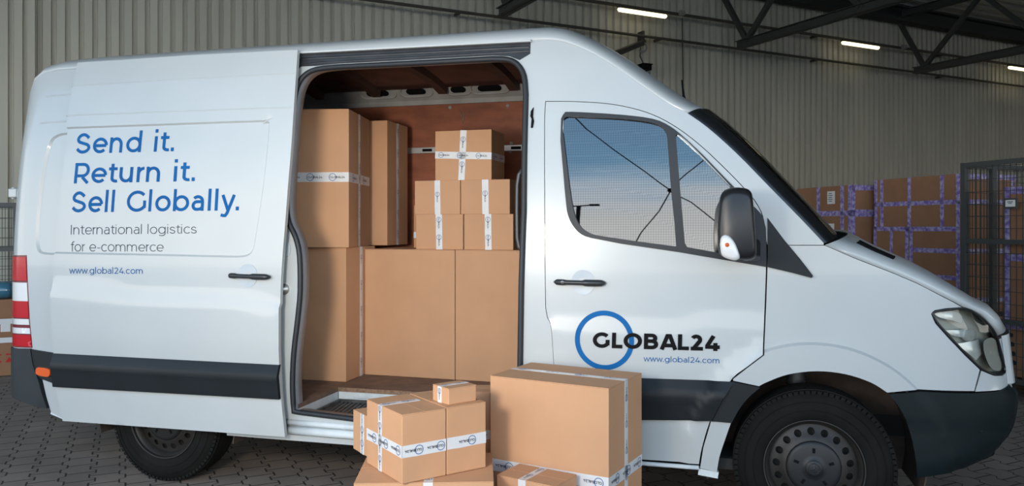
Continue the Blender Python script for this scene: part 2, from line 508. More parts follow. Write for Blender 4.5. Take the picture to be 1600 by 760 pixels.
# ---------------------------------------------------------------- lettering
_text = {}
def _el(cx, cy, rx, ry, a0, a1, n=14):
    return [(cx + rx * math.cos(math.radians(a0 + (a1 - a0) * i / n)), cy + ry * math.sin(math.radians(a0 + (a1 - a0) * i / n))) for i in range(n + 1)]
def glyph(ch, w):
    """centre lines of a geometric sans letter, capital height 1, stroke w: (list of polylines, advance)"""
    h = w / 2; X = .755; A = 1.06; R = .385; r = R - h
    o = lambda cx: _el(cx, X / 2, r, X / 2 - h + .005, 0, 360, 32)
    if ch == ' ': return [], .46
    if ch == 'o': return [o(R)], 2 * R + .13
    if ch == 'c': return [_el(R, X / 2, r, X / 2 - h + .005, 45, 315, 24)], 1.72 * R + .11
    if ch == 'e': return [_el(R, X / 2, r, X / 2 - h + .005, 0, 316, 28), [(h + .01, X / 2 - .01), (2 * R - h, X / 2 - .01)]], 2 * R + .11
    if ch == 'd': return [o(R), [(2 * R - h, 0), (2 * R - h, A)]], 2 * R + .19
    if ch == 'b': return [o(R + .02), [(h, 0), (h, A)]], 2 * R + .15
    if ch == 'g': return [o(R), [(2 * R - h, X), (2 * R - h, .02)] + _el(R - .01, .02, r + .01, .27 - h, 0, -140, 14)[1:]], 2 * R + .19
    if ch == 'a':
        xs = .60 - h; y1 = .44
        return [_el(xs - .235, X - h - .235, .235, .235, 140, 0, 14) + [(xs, 0)], [(xs, y1), (.26, y1)] + _el(.26, (y1 + h) / 2, .26 - h, (y1 - h) / 2, 90, 270, 14)[1:] + [(.36, h + .01), (xs - .06, .11), (xs, .20)]], .79
    if ch in 'nhu':
        W_ = .66; q = _el(W_ / 2, X - h - .29, W_ / 2 - h, .29, 180, 0, 18) + [(W_ - h, 0)]
        s = [[(h, 0), (h, X)], q]
        if ch == 'u': s = [[(W_ - x, X - y) for x, y in p] for p in s]
        return s, W_ + .19
    if ch == 'm':
        W_ = .60; s = [[(h, 0), (h, X)]]
        for k in range(2): s.append([(x + k * (W_ - w), y) for x, y in _el(W_ / 2, X - h - .27, W_ / 2 - h, .27, 180, 0, 18) + [(W_ - h, 0)]])
        return s, 2 * W_ - w + .19
    if ch == 'r': return [[(h, 0), (h, X)], _el(h + .28, X - h - .28, .28, .28, 180, 92, 10)], .28 + h + .10
    if ch == 'i': return [[(h, 0), (h, X)], [(h, .93), (h, .93 + w * 1.15)]], w + .19
    if ch == 'l': return [[(h, 0), (h, A)]], w + .19
    if ch == 't': return [[(.20, .93), (.20, .22)] + _el(.20 + .19, .22, .19, .22 - h, 180, 292, 10)[1:], [(.02, X - h), (.44, X - h)]], .55
    if ch == 'f': return [[(.20, 0), (.20, A - h - .2)] + _el(.20 + .19, A - h - .2, .19, .2, 180, 68, 10)[1:], [(.02, X - h), (.42, X - h)]], .48
    if ch in 'sS':
        P = [(.93, .80), (.72, .93), (.48, 1.0), (.20, .93), (.04, .75), (.14, .59), (.48, .50), (.84, .41), (.98, .245), (.82, .07), (.48, 0), (.20, .06), (.0, .19)]
        W_, H_ = (.60, X) if ch == 's' else (.78, 1.0)
        return [spline([(h + (W_ - w) * x, h + (H_ - w) * y) for x, y in P], 5)], W_ + .12
    if ch == 'y': return [[(h * 1.1, X), (.355, .02)], [(.71 - h * 1.1, X), (.32, -.12), (.24, -.24), (.15, -.285 + h * .6), (.02, -.25 + h * .6)]], .72
    if ch == 'w': return [[(h, X), (.29, h * .9), (.53, X - h), (.77, h * .9), (1.06 - h, X)]], 1.12
    if ch == '.': return [[(h * 1.1, 0), (h * 1.1, w * 1.25)]], w + .17
    if ch == '-': return [[(.03, .36), (.37, .36)]], .50
    if ch == 'I': return [[(h, 0), (h, 1)]], w + .22
    if ch == 'L': return [[(h, 1), (h, h), (.62, h)]], .68
    if ch == 'O': return [_el(.53, .5, .53 - h, .505 - h, 0, 360, 36)], 1.17
    if ch == 'G': return [_el(.53, .5, .53 - h, .505 - h, 42, 322, 28), [(.985 - h, .53), (.985 - h, .17)]], 1.12
    if ch == 'R': return [[(h, 0), (h, 1)], [(h, 1 - h), (.42, 1 - h)] + _el(.42, .645, .75 - h - .42, .355 - h, 90, -90, 14)[1:] + [(h, .29 + h)], [(.40, .30), (.74 - h * .6, 0)]], .86
    if ch == 'B': return [[(h, 0), (h, 1)], [(h, 1 - h), (.44, 1 - h)] + _el(.44, (1 - h + .52) / 2, .27 - h * .6, (1 - h - .52) / 2, 90, -90, 10)[1:] + [(h, .52)], [(.44, .52)] + _el(.46, (.52 + h) / 2, .33 - h * .8, (.52 - h) / 2, 90, -90, 10) + [(h, h)]], .92
    if ch == 'A': return [[(h * .8, 0), (.48 - h * .35, 1 - h * .3)], [(.96 - h * .8, 0), (.48 + h * .35, 1 - h * .3)], [(.48 - h * .8, 1 - h), (.48 + h * .8, 1 - h)], [(.20, .27), (.76, .27)]], 1.0
    if ch == '2': return [_el(.34, .68, .33 - h, .325 - h, 155, -28, 14) + [(.06 + h, h * .8)], [(.04, h), (.72, h)]], .80
    if ch == '4': return [[(.50, 1 - h * .5), (.10 + h * .3, .24 + h * .3)], [(.04, .24), (.84, .24)], [(.60, 0), (.60, .50)]], .90
    return [[(h, 0), (h, 1)]], .4
def stroke(P, w):
    """flat ribbon along a polyline with mitred joints"""
    P = [np.array(p) for p in P]; n = len(P); closed = n > 3 and np.hypot(*(P[0] - P[-1])) < 1e-6
    if closed: P = P[:-1]; n -= 1
    vs = []
    for i in range(n):
        a = P[i - 1] if (i or closed) else None; b = P[(i + 1) % n] if (i < n - 1 or closed) else None
        d1 = (P[i] - a) if a is not None else (b - P[i]); d2 = (b - P[i]) if b is not None else d1
        d1 = d1 / np.hypot(*d1); d2 = d2 / np.hypot(*d2)
        m = np.array((-d1[1] - d2[1], d1[0] + d2[0])); L = np.hypot(*m)
        m = m / L if L > .2 else np.array((-d1[1], d1[0]))
        k = min(2.4, 1 / max(.3, m.dot(np.array((-d1[1], d1[0])))))
        vs += [P[i] + m * (w / 2 * k), P[i] - m * (w / 2 * k)]
    fs = [(2 * i, 2 * i + 1, 2 * ((i + 1) % n) + 1, 2 * ((i + 1) % n)) for i in range(n if closed else n - 1)]
    return vs, fs
def text2d(s, weight=.12, res=0):
    """flat lettering, capital height 1: (verts, faces, ink width)"""
    k = (s, weight)
    if k in _text: return _text[k]
    V = []; Fc = []; x = 0.0
    for ch in s:
        lines, adv = glyph(ch, weight)
        if ch in 'ytw': x -= .05
        for P in lines:
            vs, fs = stroke(P, weight); n = len(V)
            V += [(p[0] + x, p[1]) for p in vs]; Fc += [tuple(i + n for i in f) for f in fs]
        x += adv
    V = np.array(V); V[:, 0] -= V[:, 0].min()
    _text[k] = (V, Fc, V[:, 0].max())
    return _text[k]
def ring2d(r0, r1, n=28):
    vs = []; fs = []
    for k in range(n):
        a = 2 * math.pi * k / n
        vs += [(r0 * math.cos(a), r0 * math.sin(a)), (r1 * math.cos(a), r1 * math.sin(a))]
        j = (k + 1) % n
        fs.append((2 * k, 2 * k + 1, 2 * j + 1, 2 * j))
    return np.array(vs), fs

# ================================================================ the hall
FRONT, LINTEL = -5.6, 6.6                     # gateway plane behind the camera and its head height
def build_hall():
    # ground: interlocking pavers, inside and out on the yard
    mesh_floor = mesh('floor', [hall(-45, -70), hall(60, -70), hall(60, 13.2), hall(-45, 13.2)], [(0, 1, 2, 3)], 'pavers')
    struct(mesh_floor)
    # unseen pale concrete yard outside the gateway, added to bounce light indoors
    struct(mesh('ground', [(-60, -90, .012), (70, -90, .012), (70, FRONT - .6, .012), (-60, FRONT - .6, .012)], [(0, 1, 2, 3)], 'yard_bounce'))
    # back wall: trapezoidal steel sheet, one continuous skin
    mb = MB(); per, wn, u0, u1, n0, top = 0.172, 12.8, -16.0, 40.0, 12.8, 7.35
    prof = []
    u = u0
    while u < u1:
        prof += [(u, wn), (u + .100, wn), (u + .106, wn + .05), (u + .160, wn + .05)]
        u += per
    vs = [hall(a, b, z) for a, b in prof for z in (0, top)]
    mb.add(vs, [(2 * i, 2 * i + 2, 2 * i + 3, 2 * i + 1) for i in range(len(prof) - 1)])
    struct(mb.build('wall_back', 'wall_sheet'))
    # roof deck: corrugations run along the back wall
    mb = MB(); prof = []; n = -28.0
    while n < 13.2:
        prof += [(n, 7.30), (n + .16, 7.30), (n + .20, 7.38), (n + .30, 7.38)]
        n += .34
    vs = [hall(a, b, z) for b, z in prof for a in (max(-18, (FRONT - CAM.y - HN.y * b * HS) / HU.y / HS), 42)]
    mb.add(vs, [(2 * i, 2 * i + 1, 2 * i + 3, 2 * i + 2) for i in range(len(prof) - 1)])
    struct(mb.build('ceiling', 'deck_sheet'))
    # far end wall, and the front wall over the wide gateway behind the camera
    mb = MB(); mb.box(hall(42.2, -5, 3.7), (.2, 44, 7.4), (HU, HN, Vector((0, 0, 1)))); struct(mb.build('wall_right', 'wall_sheet'))
    mb = MB(); mb.box((6, FRONT - .12, LINTEL + (7.45 - LINTEL) / 2), (60, .24, 7.45 - LINTEL))
    mb.box((27, FRONT - .12, LINTEL / 2), (26, .24, LINTEL))  # unseen closed stretch of wall, added to darken the hall's right side
    struct(mb.build('wall_front', 'wall_sheet'))
    # eaves beam under the deck at the back wall
    mb = MB(); ax = (HU, HN, Vector((0, 0, 1)))
    mb.box(hall(12, 12.55, 7.22), (56, .30, .025), ax); mb.box(hall(12, 12.55, 6.86), (56, .30, .025), ax); mb.box(hall(12, 12.55, 7.04), (56, .02, .36), ax)
    struct(mb.build('beam', 'beam_dark'))
    # vertical closing strip at a sheet joint
    mb = MB(); p = at_wall(49, 200, 12.75); mb.box(Vector((p.x, p.y, 3.6)), (.10, .05, 7.2), ax); struct(mb.build('trim_1', 'wall_sheet'))

def at_wall(px, py, n):
    r = ray(px, py)
    return CAM + r * (n * HS / r.dot(HN))


def roof_truss(end_px, end_py, label):
    e = CAM + ray(end_px, end_py) * (4.0 * F_PX / (HORIZON - end_py))
    q = e - CAM; u = q.dot(HU) / HS; nend = q.dot(HN) / HS; zb = e.z
    t = thing('roof_truss', label, 'truss', hall(u, nend, 0), 0, 'steel roof trusses')
    inv = -hall(u, nend, 0)
    zt = 6.95
    def H(n, z): return hall(u, n, z) + inv
    def channel(name, n0, n1, z, w, h):
        mb = MB()
        for s in (-1, 1):
            mb.bar(H(n0, z) + HU * (s * .03), H(n1, z) + HU * (s * .03), .012, h)
            mb.bar(H(n0, z - h / 2) + HU * (s * w / 2), H(n1, z - h / 2) + HU * (s * w / 2), w * .8, .014)
            mb.bar(H(n0, z + h / 2) + HU * (s * w / 2), H(n1, z + h / 2) + HU * (s * w / 2), w * .8, .014)
        mb.build(name, 'truss_paint', t)
    nf = (FRONT + .1 - CAM.y - HU.y * u * HS) / HN.y / HS
    channel('bottom_chord', nend, nf, zb + .07, .11, .15)
    channel('top_chord', 12.7, nf, zt + .12, .11, .16)
    k = 0; nb = nend - .25
    while nb > nf + 1.5:
        for nt in (nb + 1.35, nb - 1.35):
            nt = min(nt, 12.7)
            mb = MB(); mb.bar(H(nb, zb + .12), H(nt, zt + .08), .10, .10); mb.build('diagonal', 'truss_paint', t)
        nb -= 2.7
    return t

def build_services():
    def pipe(label, n, pts, r, name='conduit_pipe'):
        a = at_wall(*pts[0], n); b = at_wall(*pts[1], n)
        d = (b - a).normalized(); d = HU
        z = (a.z + b.z) / 2
        qa = a + HU * 0
        mb = MB(); mb.tube([hall(-14, n, z), hall(39, n, z)], r, 10)
        # fixing clips every few metres
        for i in range(12):
            mb.box(hall(-12 + 4.3 * i, n + .12, z), (.05, .26, .05), (HU, HN, Vector((0, 0, 1))))
        o = mb.build(name, 'conduit', smooth=False); tag(o, label, 'pipe'); return z
    zu = pipe('upper dark conduit running along the corrugated wall above the strip lights', 12.5, ((1003, 13), (1344, 66)), .035)
    zl = pipe('lower dark pipe running along the corrugated wall below the strip lights', 12.5, ((1153, 76), (1430, 113)), .03)
    for px0, px1, py, lab in ((966, 1041, 21, 'strip light left of the three on the back wall, above the cab roof'),
                          (1316, 1373, 74, 'middle strip light of the three, high above the right-hand cartons'),
                          (1564, 1640, 110, 'right-hand strip light on the back wall, cut by the picture edge')):
        a = at_wall(px0, py, 12.3); b = at_wall(px1, py, 12.3)
        ua, ub = (a - CAM).dot(HU) / HS, (b - CAM).dot(HU) / HS
        mid = (ua + ub) / 2; Lh = min((ub - ua) / 2, .72); z = zu - .16
        t = thing('strip_light', lab, 'light', hall(mid, 12.3, z), 0, 'fluorescent strip lights on the back wall')
        o0 = -hall(mid, 12.3, z); ax = (HU, HN, Vector((0, 0, 1)))
        mb = MB(); mb.box(hall(mid, 12.3, z + .05) + o0, (Lh * 2 * HS, .13, .05), ax); mb.build('housing', 'conduit', t, bevel=.01)
        mb = MB(); mb.tube([hall(mid - Lh, 12.3, z) + o0, hall(mid - Lh + .03, 12.3, z) + o0, hall(mid + Lh - .03, 12.3, z) + o0, hall(mid + Lh, 12.3, z) + o0], [.03, .05, .05, .03], 12)
        mb.build('diffuser', 'tube_glow', t, smooth=True)
        for s in (-1, 1):
            mb = MB(); mb.tube([hall(mid + s * Lh * .6, 12.4, z + .07) + o0, hall(mid + s * Lh * .6, 12.5, zu) + o0], .012, 6); mb.build('bracket', 'conduit', t)
    # junction boxes on the upper conduit
    for px, lab in ((1066, 'small pale junction box on the upper conduit right of the left strip light'), (1413, 'small pale junction box on the upper conduit behind the right truss')):
        p = at_wall(px, 20, 12.4); u = (p - CAM).dot(HU) / HS
        t = thing('junction_box', lab, 'electrical box', hall(u, 12.42, zu))
        o0 = -hall(u, 12.42, zu)
        mb = MB(); mb.box((0, -.03, 0), (.11, .08, .11), (HU, HN, Vector((0, 0, 1)))); mb.build('case', 'galvanised', t, bevel=.008)
        mb = MB(); mb.box(HN * -.075, (.09, .012, .09), (HU, HN, Vector((0, 0, 1)))); mb.build('lid', 'galvanised', t, bevel=.004)
    # cable dropping down the wall
    p = at_wall(1066, 30, 12.7); u = (p - CAM).dot(HU) / HS
    mb = MB(); mb.tube([hall(u, 12.7, zu), hall(u + .02, 12.72, zl), hall(u + .06, 12.7, 3.0), hall(u + .05, 12.72, .3)], .013, 6)
    tag(mb.build('drop_cable', 'conduit'), 'thin dark cable hanging straight down the corrugated wall above the windscreen', 'cable')
    mb = MB(); pts = [(1066, 130), (1064, 145), (1067, 170), (1068, 200)]
    # camera arm on the wall above the cab
    a = at_wall(1006, 66, 12.6); b = at_wall(962, 84, 11.2)
    t = thing('wall_bracket_arm', 'dark angled steel arm with hook and hanging cable, on the wall above the cab roof', 'bracket', a)
    mb = MB(); mb.bar((0, 0, 0), b - a, .10, .10); mb.bar((0, 0, .1), HN * .2 + Vector((0, 0, .1)), .05, .3); mb.build('arm', 'truss_paint', t)
    h = at_wall(1004, 74, 12.5) - a
    mb = MB(); mb.tube([h + Vector((.09 * math.cos(x), .02, .10 * math.sin(x))) for x in np.linspace(-2.6, 2.6, 14)], .022, 8); mb.build('hook', 'galvanised', t)
    k = [at_wall(x, y, 12.55) - a for x, y in ((1001, 74), (1000, 88), (1004, 96), (1007, 110))]
    mb = MB(); mb.tube(k, .014, 6); mb.build('cable', 'conduit', t)
    e = at_wall(1008, 106, 12.6) - a
    mb = MB(); mb.box(e, (.22, .2, .12), (HU, HN, Vector((0, 0, 1)))); mb.box(e + Vector((0, 0, .07)), (.26, .24, .02), (HU, HN, Vector((0, 0, 1)))); mb.build('speaker_box', 'gap_black', t, bevel=.01)

build_hall()
for px, py, lab in ((782, 26, 'left-hand dark steel roof truss ending above the open cargo door'),
                    (1153, 76, 'middle dark steel roof truss ending above the windscreen'),
                    (1429, 115, 'right-hand dark steel roof truss ending above the taped cartons')):
    roof_truss(px, py, lab)
build_services()

# ================================================================ the van
W = 1.95                                       # overall width
VAN = thing('delivery_van', 'white high-roof delivery van with its side door slid open on stacked cartons', 'van')
NOSE_Z = [0.0, .30, .36, .41, .47, .53, .62, .70, .72, .80, .99, 1.08, 1.2]
NOSE_A = [0.191, 0.210, 0.315, 0.401, 0.449, 0.477, 0.492, 0.492, 0.468, 0.458, 0.435, 0.382, 0.382]
WF = at_y(1272, 736, .03); WR = at_y(258, 671, .05)
WF.z = 0.338; WR.z = 0.338
def nose_a(Z): return np.interp(Z, NOSE_Z, NOSE_A)
def y_side(X, Z):
    X = np.asarray(X, float); Z = np.asarray(Z, float)
    y = .09 * np.maximum(0, Z - 1.1) ** 2 + .10 * np.maximum(0, .55 - Z) ** 2
    y = y + .03 * np.clip(X + .5, 0, 1.5) ** 2
    u = np.clip((X - 1.0) / nose_a(Z), 0, .995)
    y = y + .32 * (1 - np.sqrt(1 - u * u))
    r = np.clip((-3.800 - X) / .17, 0, .995)
    y = y + .17 * (1 - np.sqrt(1 - r * r))
    d = np.hypot(X - WF.x, Z - WF.z)
    y = y - .018 * np.clip((.580 - d) / .010, 0, 1) * (Z < 1.2) * (Z > .2)
    return y
def y_off(o): return lambda X, Z: y_side(X, Z) + o
def y_door(X, Z): return .09 * np.maximum(0, np.asarray(Z) - 1.1) ** 2 + .10 * np.maximum(0, .50 - np.asarray(Z)) ** 2 - .078
def XZ(px, py, yf=y_side):
    r = ray(px, py)
    t = np.linspace(2.2, 6.0, 240)
    g = CAM.y + r.y * t - yf(CAM.x + r.x * t, CAM.z + r.z * t)
    i = np.argmax(g > 0)
    if g[i] <= 0:
        i = int(np.argmax(g[:200])); tt = t[i]
    elif i == 0: tt = t[0]
    else:
        a, b = t[i - 1], t[i]
        for _ in range(30):
            m = (a + b) / 2
            if CAM.y + r.y * m - float(yf(CAM.x + r.x * m, CAM.z + r.z * m)) > 0: b = m
            else: a = m
        tt = (a + b) / 2
    return (float(CAM.x + r.x * tt), float(CAM.z + r.z * tt))
def PX(pts, yf=y_side): return [XZ(a, b, yf) for a, b in pts]
def on(px, py, yf=y_side):
    x, z = XZ(px, py, yf); return Vector((x, float(yf(x, z)), z))

def xloft(name, edge, bx, bz, m, parent=None, nv=25, p=2.1, thick=0.0, v0=0.0, v1=1.0):
    """skin stretched across the van between a side edge line and its mirror; edge = [(X,Z)], bulging forward bx and up bz"""
    vs = []; n = len(edge)
    for i, (x, z) in enumerate(edge):
        y = float(y_side(x, z)); b1 = bx[i] if hasattr(bx, '__len__') else bx; b2 = bz[i] if hasattr(bz, '__len__') else bz
        for k in range(nv):
            s = k / (nv - 1); v = v0 + (v1 - v0) * (0.5 - 0.5 * math.cos(math.pi * s))
            g = max(0.0, 1 - abs(2 * v - 1) ** p) ** (1 / p)
            vs.append((x + b1 * g, y + (W - 2 * y) * v, z + b2 * g))
    fs = [(i * nv + k, (i + 1) * nv + k, (i + 1) * nv + k + 1, i * nv + k + 1) for i in range(n - 1) for k in range(nv - 1)]
    mb = MB().add(vs, fs)
    o = mb.build(name, m, parent, True)
    if thick:
        s = o.modifiers.new('sheet', 'SOLIDIFY'); s.thickness = thick; s.offset = -1
    return o
def mirror_side(o, name):
    """the same panel on the far side of the van"""
    c = o.copy(); c.data = o.data.copy(); c.name = name
    COL.objects.link(c)
    c.data.transform(Matrix.Translation((0, W, 0)) @ Matrix.Scale(-1, 4, (0, 1, 0)))
    c.data.flip_normals()
    return c

# ---- outlines traced on the side of the van
OPEN = spline([(457, 646), (455, 600), (457, 552), (463, 500), (467, 455), (466, 400), (460, 372), (450, 350), (446, 325), (447, 290), (452, 220), (457, 165), (463, 135), (475, 116), (495, 106), (530, 102)], 3)[:-1] \
     + [(530, 102), (650, 96)] + spline([(770, 89.5), (796, 91), (812, 100), (822, 118), (825, 148)], 4)[:-1] \
     + [(825, 148), (822, 330), (818, 450), (816, 580), (814, 690)]
OPEN = PX(OPEN)
DOOR_CAB_TOP = spline([(852, 158), (905, 158.5), (960, 163), (1010, 175), (1050, 194), (1090, 223), (1130, 260), (1165, 296), (1184, 320), (1194, 345), (1198, 385)], 4)
DOOR_CAB_RIGHT = [(1198, 425), (1196, 480), (1193, 555)] + spline([(1193, 555), (1168, 574), (1145, 592), (1128, 622), (1110, 660), (1098, 700), (1093, 727)], 3)[1:]
DOOR_CAB_LEFT = [(868, 710)] + spline([(866, 600), (865, 570), (861, 512), (855, 497), (852, 480)], 3) + [(851, 400), (850.5, 300), (850.5, 180), (852, 158)]
ROOF_CAB = spline([(851, 62.5), (880, 66), (915, 79), (955, 101), (1000, 132), (1040, 159), (1074, 177)], 4)
APILLAR = spline([(1074, 177), (1105, 199), (1150, 239), (1200, 290), (1250, 341), (1287, 380)], 3)
ZR = 2.385
XB = XZ(851, 62.5)[0]
REAR_TOP = [(-3.967, 2.02), (-3.950, 2.14), (-3.915, 2.25), (-3.865, 2.33), (-3.795, 2.372), (-3.685, ZR)]
roof_edge_cargo = REAR_TOP + [(x, ZR) for x in np.linspace(-3.4, XB - .1, 14)]
roof_edge_cab = PX(ROOF_CAB)
a_edge = PX(APILLAR)
ARCH_R = [(WR.x + .43 * math.cos(a), WR.z + .43 * math.sin(a)) for a in np.linspace(0.0, math.pi, 26)]

def build_shell():
    out = roof_edge_cargo + roof_edge_cab + a_edge[1:] + PX([(1287, 383), (1199, 383)]) \
        + PX(list(reversed(DOOR_CAB_TOP)))[1:] + PX(list(reversed(DOOR_CAB_LEFT))) \
        + [(XZ(868, 710)[0], .30), (WR.x + .43, .30)] + ARCH_R + [(WR.x - .43, .36)] \
        + PX([(99, 655), (80, 645), (73, 622), (66, 592), (50, 545)]) + [(-3.967, XZ(22, 545)[1])]
    rear = PX([(105, 420), (60, 420)])
    # pressed panel beside the rear corner
    dent = PX(spline([(104, 398), (70, 398), (58, 390), (56, 360), (60, 310), (68, 255), (77, 222), (90, 210), (108, 207)], 3) + [(150, 207), (150, 398)])
    o = panel('body_side', out, y_side, 'white_paint', VAN, holes=[OPEN], step=.05, thick=.03, dents=[(dent, .012, .012)],
              beads=[(PX([(62, 193), (103, 190)]), .006), (PX([(71, 151), (112, 148)]), .006)])
    # far side: same skin without the door opening
    far_out = roof_edge_cargo + roof_edge_cab + a_edge[1:] + PX([(1287, 383), (1199, 383), (1196, 480), (1193, 555), (1110, 660), (1093, 727)]) \
        + [(XZ(868, 710)[0], .30), (WR.x + .43, .30)] + ARCH_R + [(WR.x - .43, .36), (-3.735, .36), (-3.967, XZ(22, 545)[1])]
    f = panel('far_side', far_out, y_side, 'white_paint', VAN, step=.12, thick=.02)
    f.data.transform(Matrix.Translation((0, W, 0)) @ Matrix.Scale(-1, 4, (0, 1, 0))); f.data.flip_normals()
    # roof
    edge = roof_edge_cargo[:-1] + roof_edge_cab
    n1 = len(roof_edge_cargo) - 1
    bz = [.17] * n1; bx = []
    for i in range(n1):
        k = min(1, i / 6); bz[i] = .10 + .07 * k; bx.append(-.02)
    m = len(roof_edge_cab)
    for i in range(m):
        t = i / (m - 1); t = t * t * (3 - 2 * t)
        bz.append(.17 - .10 * t); bx.append(-.02 + .135 * t)
    xloft('roof', edge, bx, bz, 'white_paint', VAN, nv=29, thick=.02)
    # windscreen and its black header
    ma = len(a_edge)
    w = xloft('windscreen', a_edge, [.135 + .02 * i / (ma - 1) for i in range(ma)], [.07 - .05 * i / (ma - 1) for i in range(ma)], 'windscreen_glass', VAN, nv=25)
    hd = xloft('windscreen_surround', a_edge, [.137 + .02 * i / (ma - 1) for i in range(ma)], [.074 - .05 * i / (ma - 1) for i in range(ma)], 'gloss_black', VAN, nv=13, v0=0, v1=.045)
    # rear doors
    zs = np.linspace(.52, 2.02, 12)
    vs = []; 
    for x, z in [(-3.967, float(z)) for z in zs]:
        y = float(y_side(x, z))
        for k in range(9):
            v = k / 8; vs.append((x - .03 * (1 - (2 * v - 1) ** 2), y + (W - 2 * y) * v, z))
    mb = MB().add(vs, [(i * 9 + k, i * 9 + k + 1, i * 9 + 10 + k, i * 9 + 9 + k) for i in range(11) for k in range(8)])
    rd = mb.build('rear_door', 'white_paint', VAN, True)
    s = rd.modifiers.new('sheet', 'SOLIDIFY'); s.thickness = .03
    return o
build_shell()

def build_sliding_door():
    yd = y_door
    right = spline([(465, 78), (463, 110), (459, 170), (455, 230), (450, 290), (445.5, 350), (441.5, 400), (438.5, 450), (438, 500), (438, 570), (440, 622), (446, 683)], 3)
    left = spline([(99, 658), (93, 630), (88, 604), (86, 553), (83, 500), (82, 450), (86, 380), (94, 290), (102, 215), (109, 160), (121, 98)], 3)
    out = PX(right, yd) + PX(left, yd) + PX([(200, 93), (300, 86), (400, 81)], yd)
    dent = PX(spline([(70, 399), (84, 200)], 1) + spline([(102, 198), (250, 193), (410, 187.5), (420, 190), (421, 200), (412, 290), (400, 370), (395, 392), (385, 401), (370, 403)], 3) + [(240, 401)], yd)
    # keep the pressing inside the panel
    xmin = min(p[0] for p in dent)
    dent = PX([(60, 396), (70, 200)], yd) + PX(spline([(250, 193.5), (405, 188), (417, 190), (421, 200), (412, 290), (400, 370), (395, 392), (385, 401), (370, 403)], 3) + [(240, 400)], yd)
    crease = PX([(84, 449), (150, 452), (260, 460), (350, 467), (437, 475)], yd)
    low = crease + PX([(437, 548), (86, 532)], yd)
    def yf(X, Z):
        y = yd(X, Z)
        zc = np.interp(X, [p[0] for p in crease], [p[1] for p in crease])
        return y - .016 * np.clip((zc - np.asarray(Z)) / .02, 0, 1) * np.clip((np.asarray(Z) - .55) / .25, 0.3, 1)
    d = panel('sliding_door', out, yf, 'white_paint', VAN, step=.045, thick=.024, dents=[(dent, .010, .010)],
              beads=[(PX([(103, 181), (250, 175), (455, 168)], yd), .005), (PX([(112, 135), (250, 126), (460, 115)], yd), .005)])
    d['label'] = 'open white sliding door with blue slogan'
    # rub strip
    so = PX([(86.5, 552), (260, 561), (438.5, 570), (440, 623), (260, 613), (88.5, 603.5)], yd)
    ztop = PX([(86, 552), (438, 570)], yd); zbot = PX([(88, 603.5), (440, 623)], yd)
    def ys(X, Z):
        zt = np.interp(X, [ztop[0][0], ztop[1][0]], [ztop[0][1], ztop[1][1]]); zb = np.interp(X, [zbot[0][0], zbot[1][0]], [zbot[0][1], zbot[1][1]])
        k = (zt - Z) / (zt - zb)
        return yf(X, Z) - .007 - .029 * np.clip(k / .34, 0, 1) + .012 * np.clip((k - .36) / .64, 0, 1)
    panel('rub_strip', so, ys, 'cladding', d, step=.022, thick=.02)
    # handle in its round dish
    def handle(parent, yfun, pts, dish, keyhole=None):
        c = XZ(*dish[0], yfun); r = dish[1]
        ring = [(c[0] + r * math.cos(a) * .95, c[1] + r * math.sin(a)) for a in np.linspace(0, 2 * math.pi, 33)[:-1]]
        def yb(X, Z):
            q = np.hypot((np.asarray(X) - c[0]) / .95, np.asarray(Z) - c[1]) / r
            return yfun(X, Z) - .0025 + .004 * np.clip(1 - q, 0, 1)
        panel('handle_dish', ring, yb, 'jamb_paint', parent, step=.012, thick=.002)
        g = [on(a, b, yfun) for a, b in pts]
        n = len(g); mb = MB()
        L = (g[-1] - g[0])
        path = []; rad = []
        for i in range(17):
            t = i / 16
            p = g[0] + L * t
            p = p + Vector((0, -.012 - .020 * math.sin(math.pi * t) ** .5 if t not in (0, 1) else -.010, 0))
            path.append(p)
            base = .0145 if t < .2 else (.0115 if t < .62 else .0160)
            rad.append(base * (min(1, (t / .06)) ** .5 * .6 + .4 if t < .06 else (min(1, (1 - t) / .08) ** .5 * .6 + .4 if t > .92 else 1)))
        mb.tube(path, rad, 12)
        h = mb.build('door_handle', 'handle_black', parent, True)
        if keyhole:
            k = on(*keyhole, yfun) + Vector((0, -.034, 0))
            mb = MB().lathe([(0, -.006), (.008, -.006), (.009, 0), (.009, .012)], k, 16); mb.build('key_lock', 'steel', parent, True)
        return h
    handle(d, yf, [(360, 430.5), (424, 433)], ((387, 431), .062))
    # the leading-edge return and inner face of the open door
    # lettering
    def lettering(name, s, quad, m, parent, yfun, weight=0.0):
        v, f, w = text2d(s, weight)
        BL, BR, TR, TL = [np.array(XZ(*q, yfun)) for q in quad]
        vs = []
        for x, y in v:
            a = x / w
            p = (BL * (1 - a) + BR * a) * (1 - y) + (TL * (1 - a) + TR * a) * y
            vs.append((p[0], float(yfun(p[0], p[1])) - .0018, p[1]))
        return mesh(name, vs, f, m, parent)
    def y_let(X, Z): return yd(X, Z) + .0105
    lettering('slogan_line', 'Send it.', [(118.5, 240.5), (271.5, 236.5), (274.5, 204.5), (121.8, 208.5)], 'blue_ink', d, y_let, .148)
    lettering('slogan_line', 'Return it.', [(115.5, 286.8), (304.4, 283.2), (306.5, 251.5), (118.6, 255)], 'blue_ink', d, y_let, .148)
    lettering('slogan_line', 'Sell Globally.', [(112, 332.3), (373.3, 329), (375, 296.5), (114.6, 299.3)], 'blue_ink', d, y_let, .148)
    lettering('tagline', 'International logistics', [(110.9, 366.8), (307.3, 365), (307.6, 350.8), (111.3, 351.8)], 'grey_ink', d, y_let, .075)
    lettering('tagline', 'for e-commerce', [(110.9, 393.2), (255.8, 393.2), (256, 379), (111, 378.2)], 'grey_ink', d, y_let, .075)
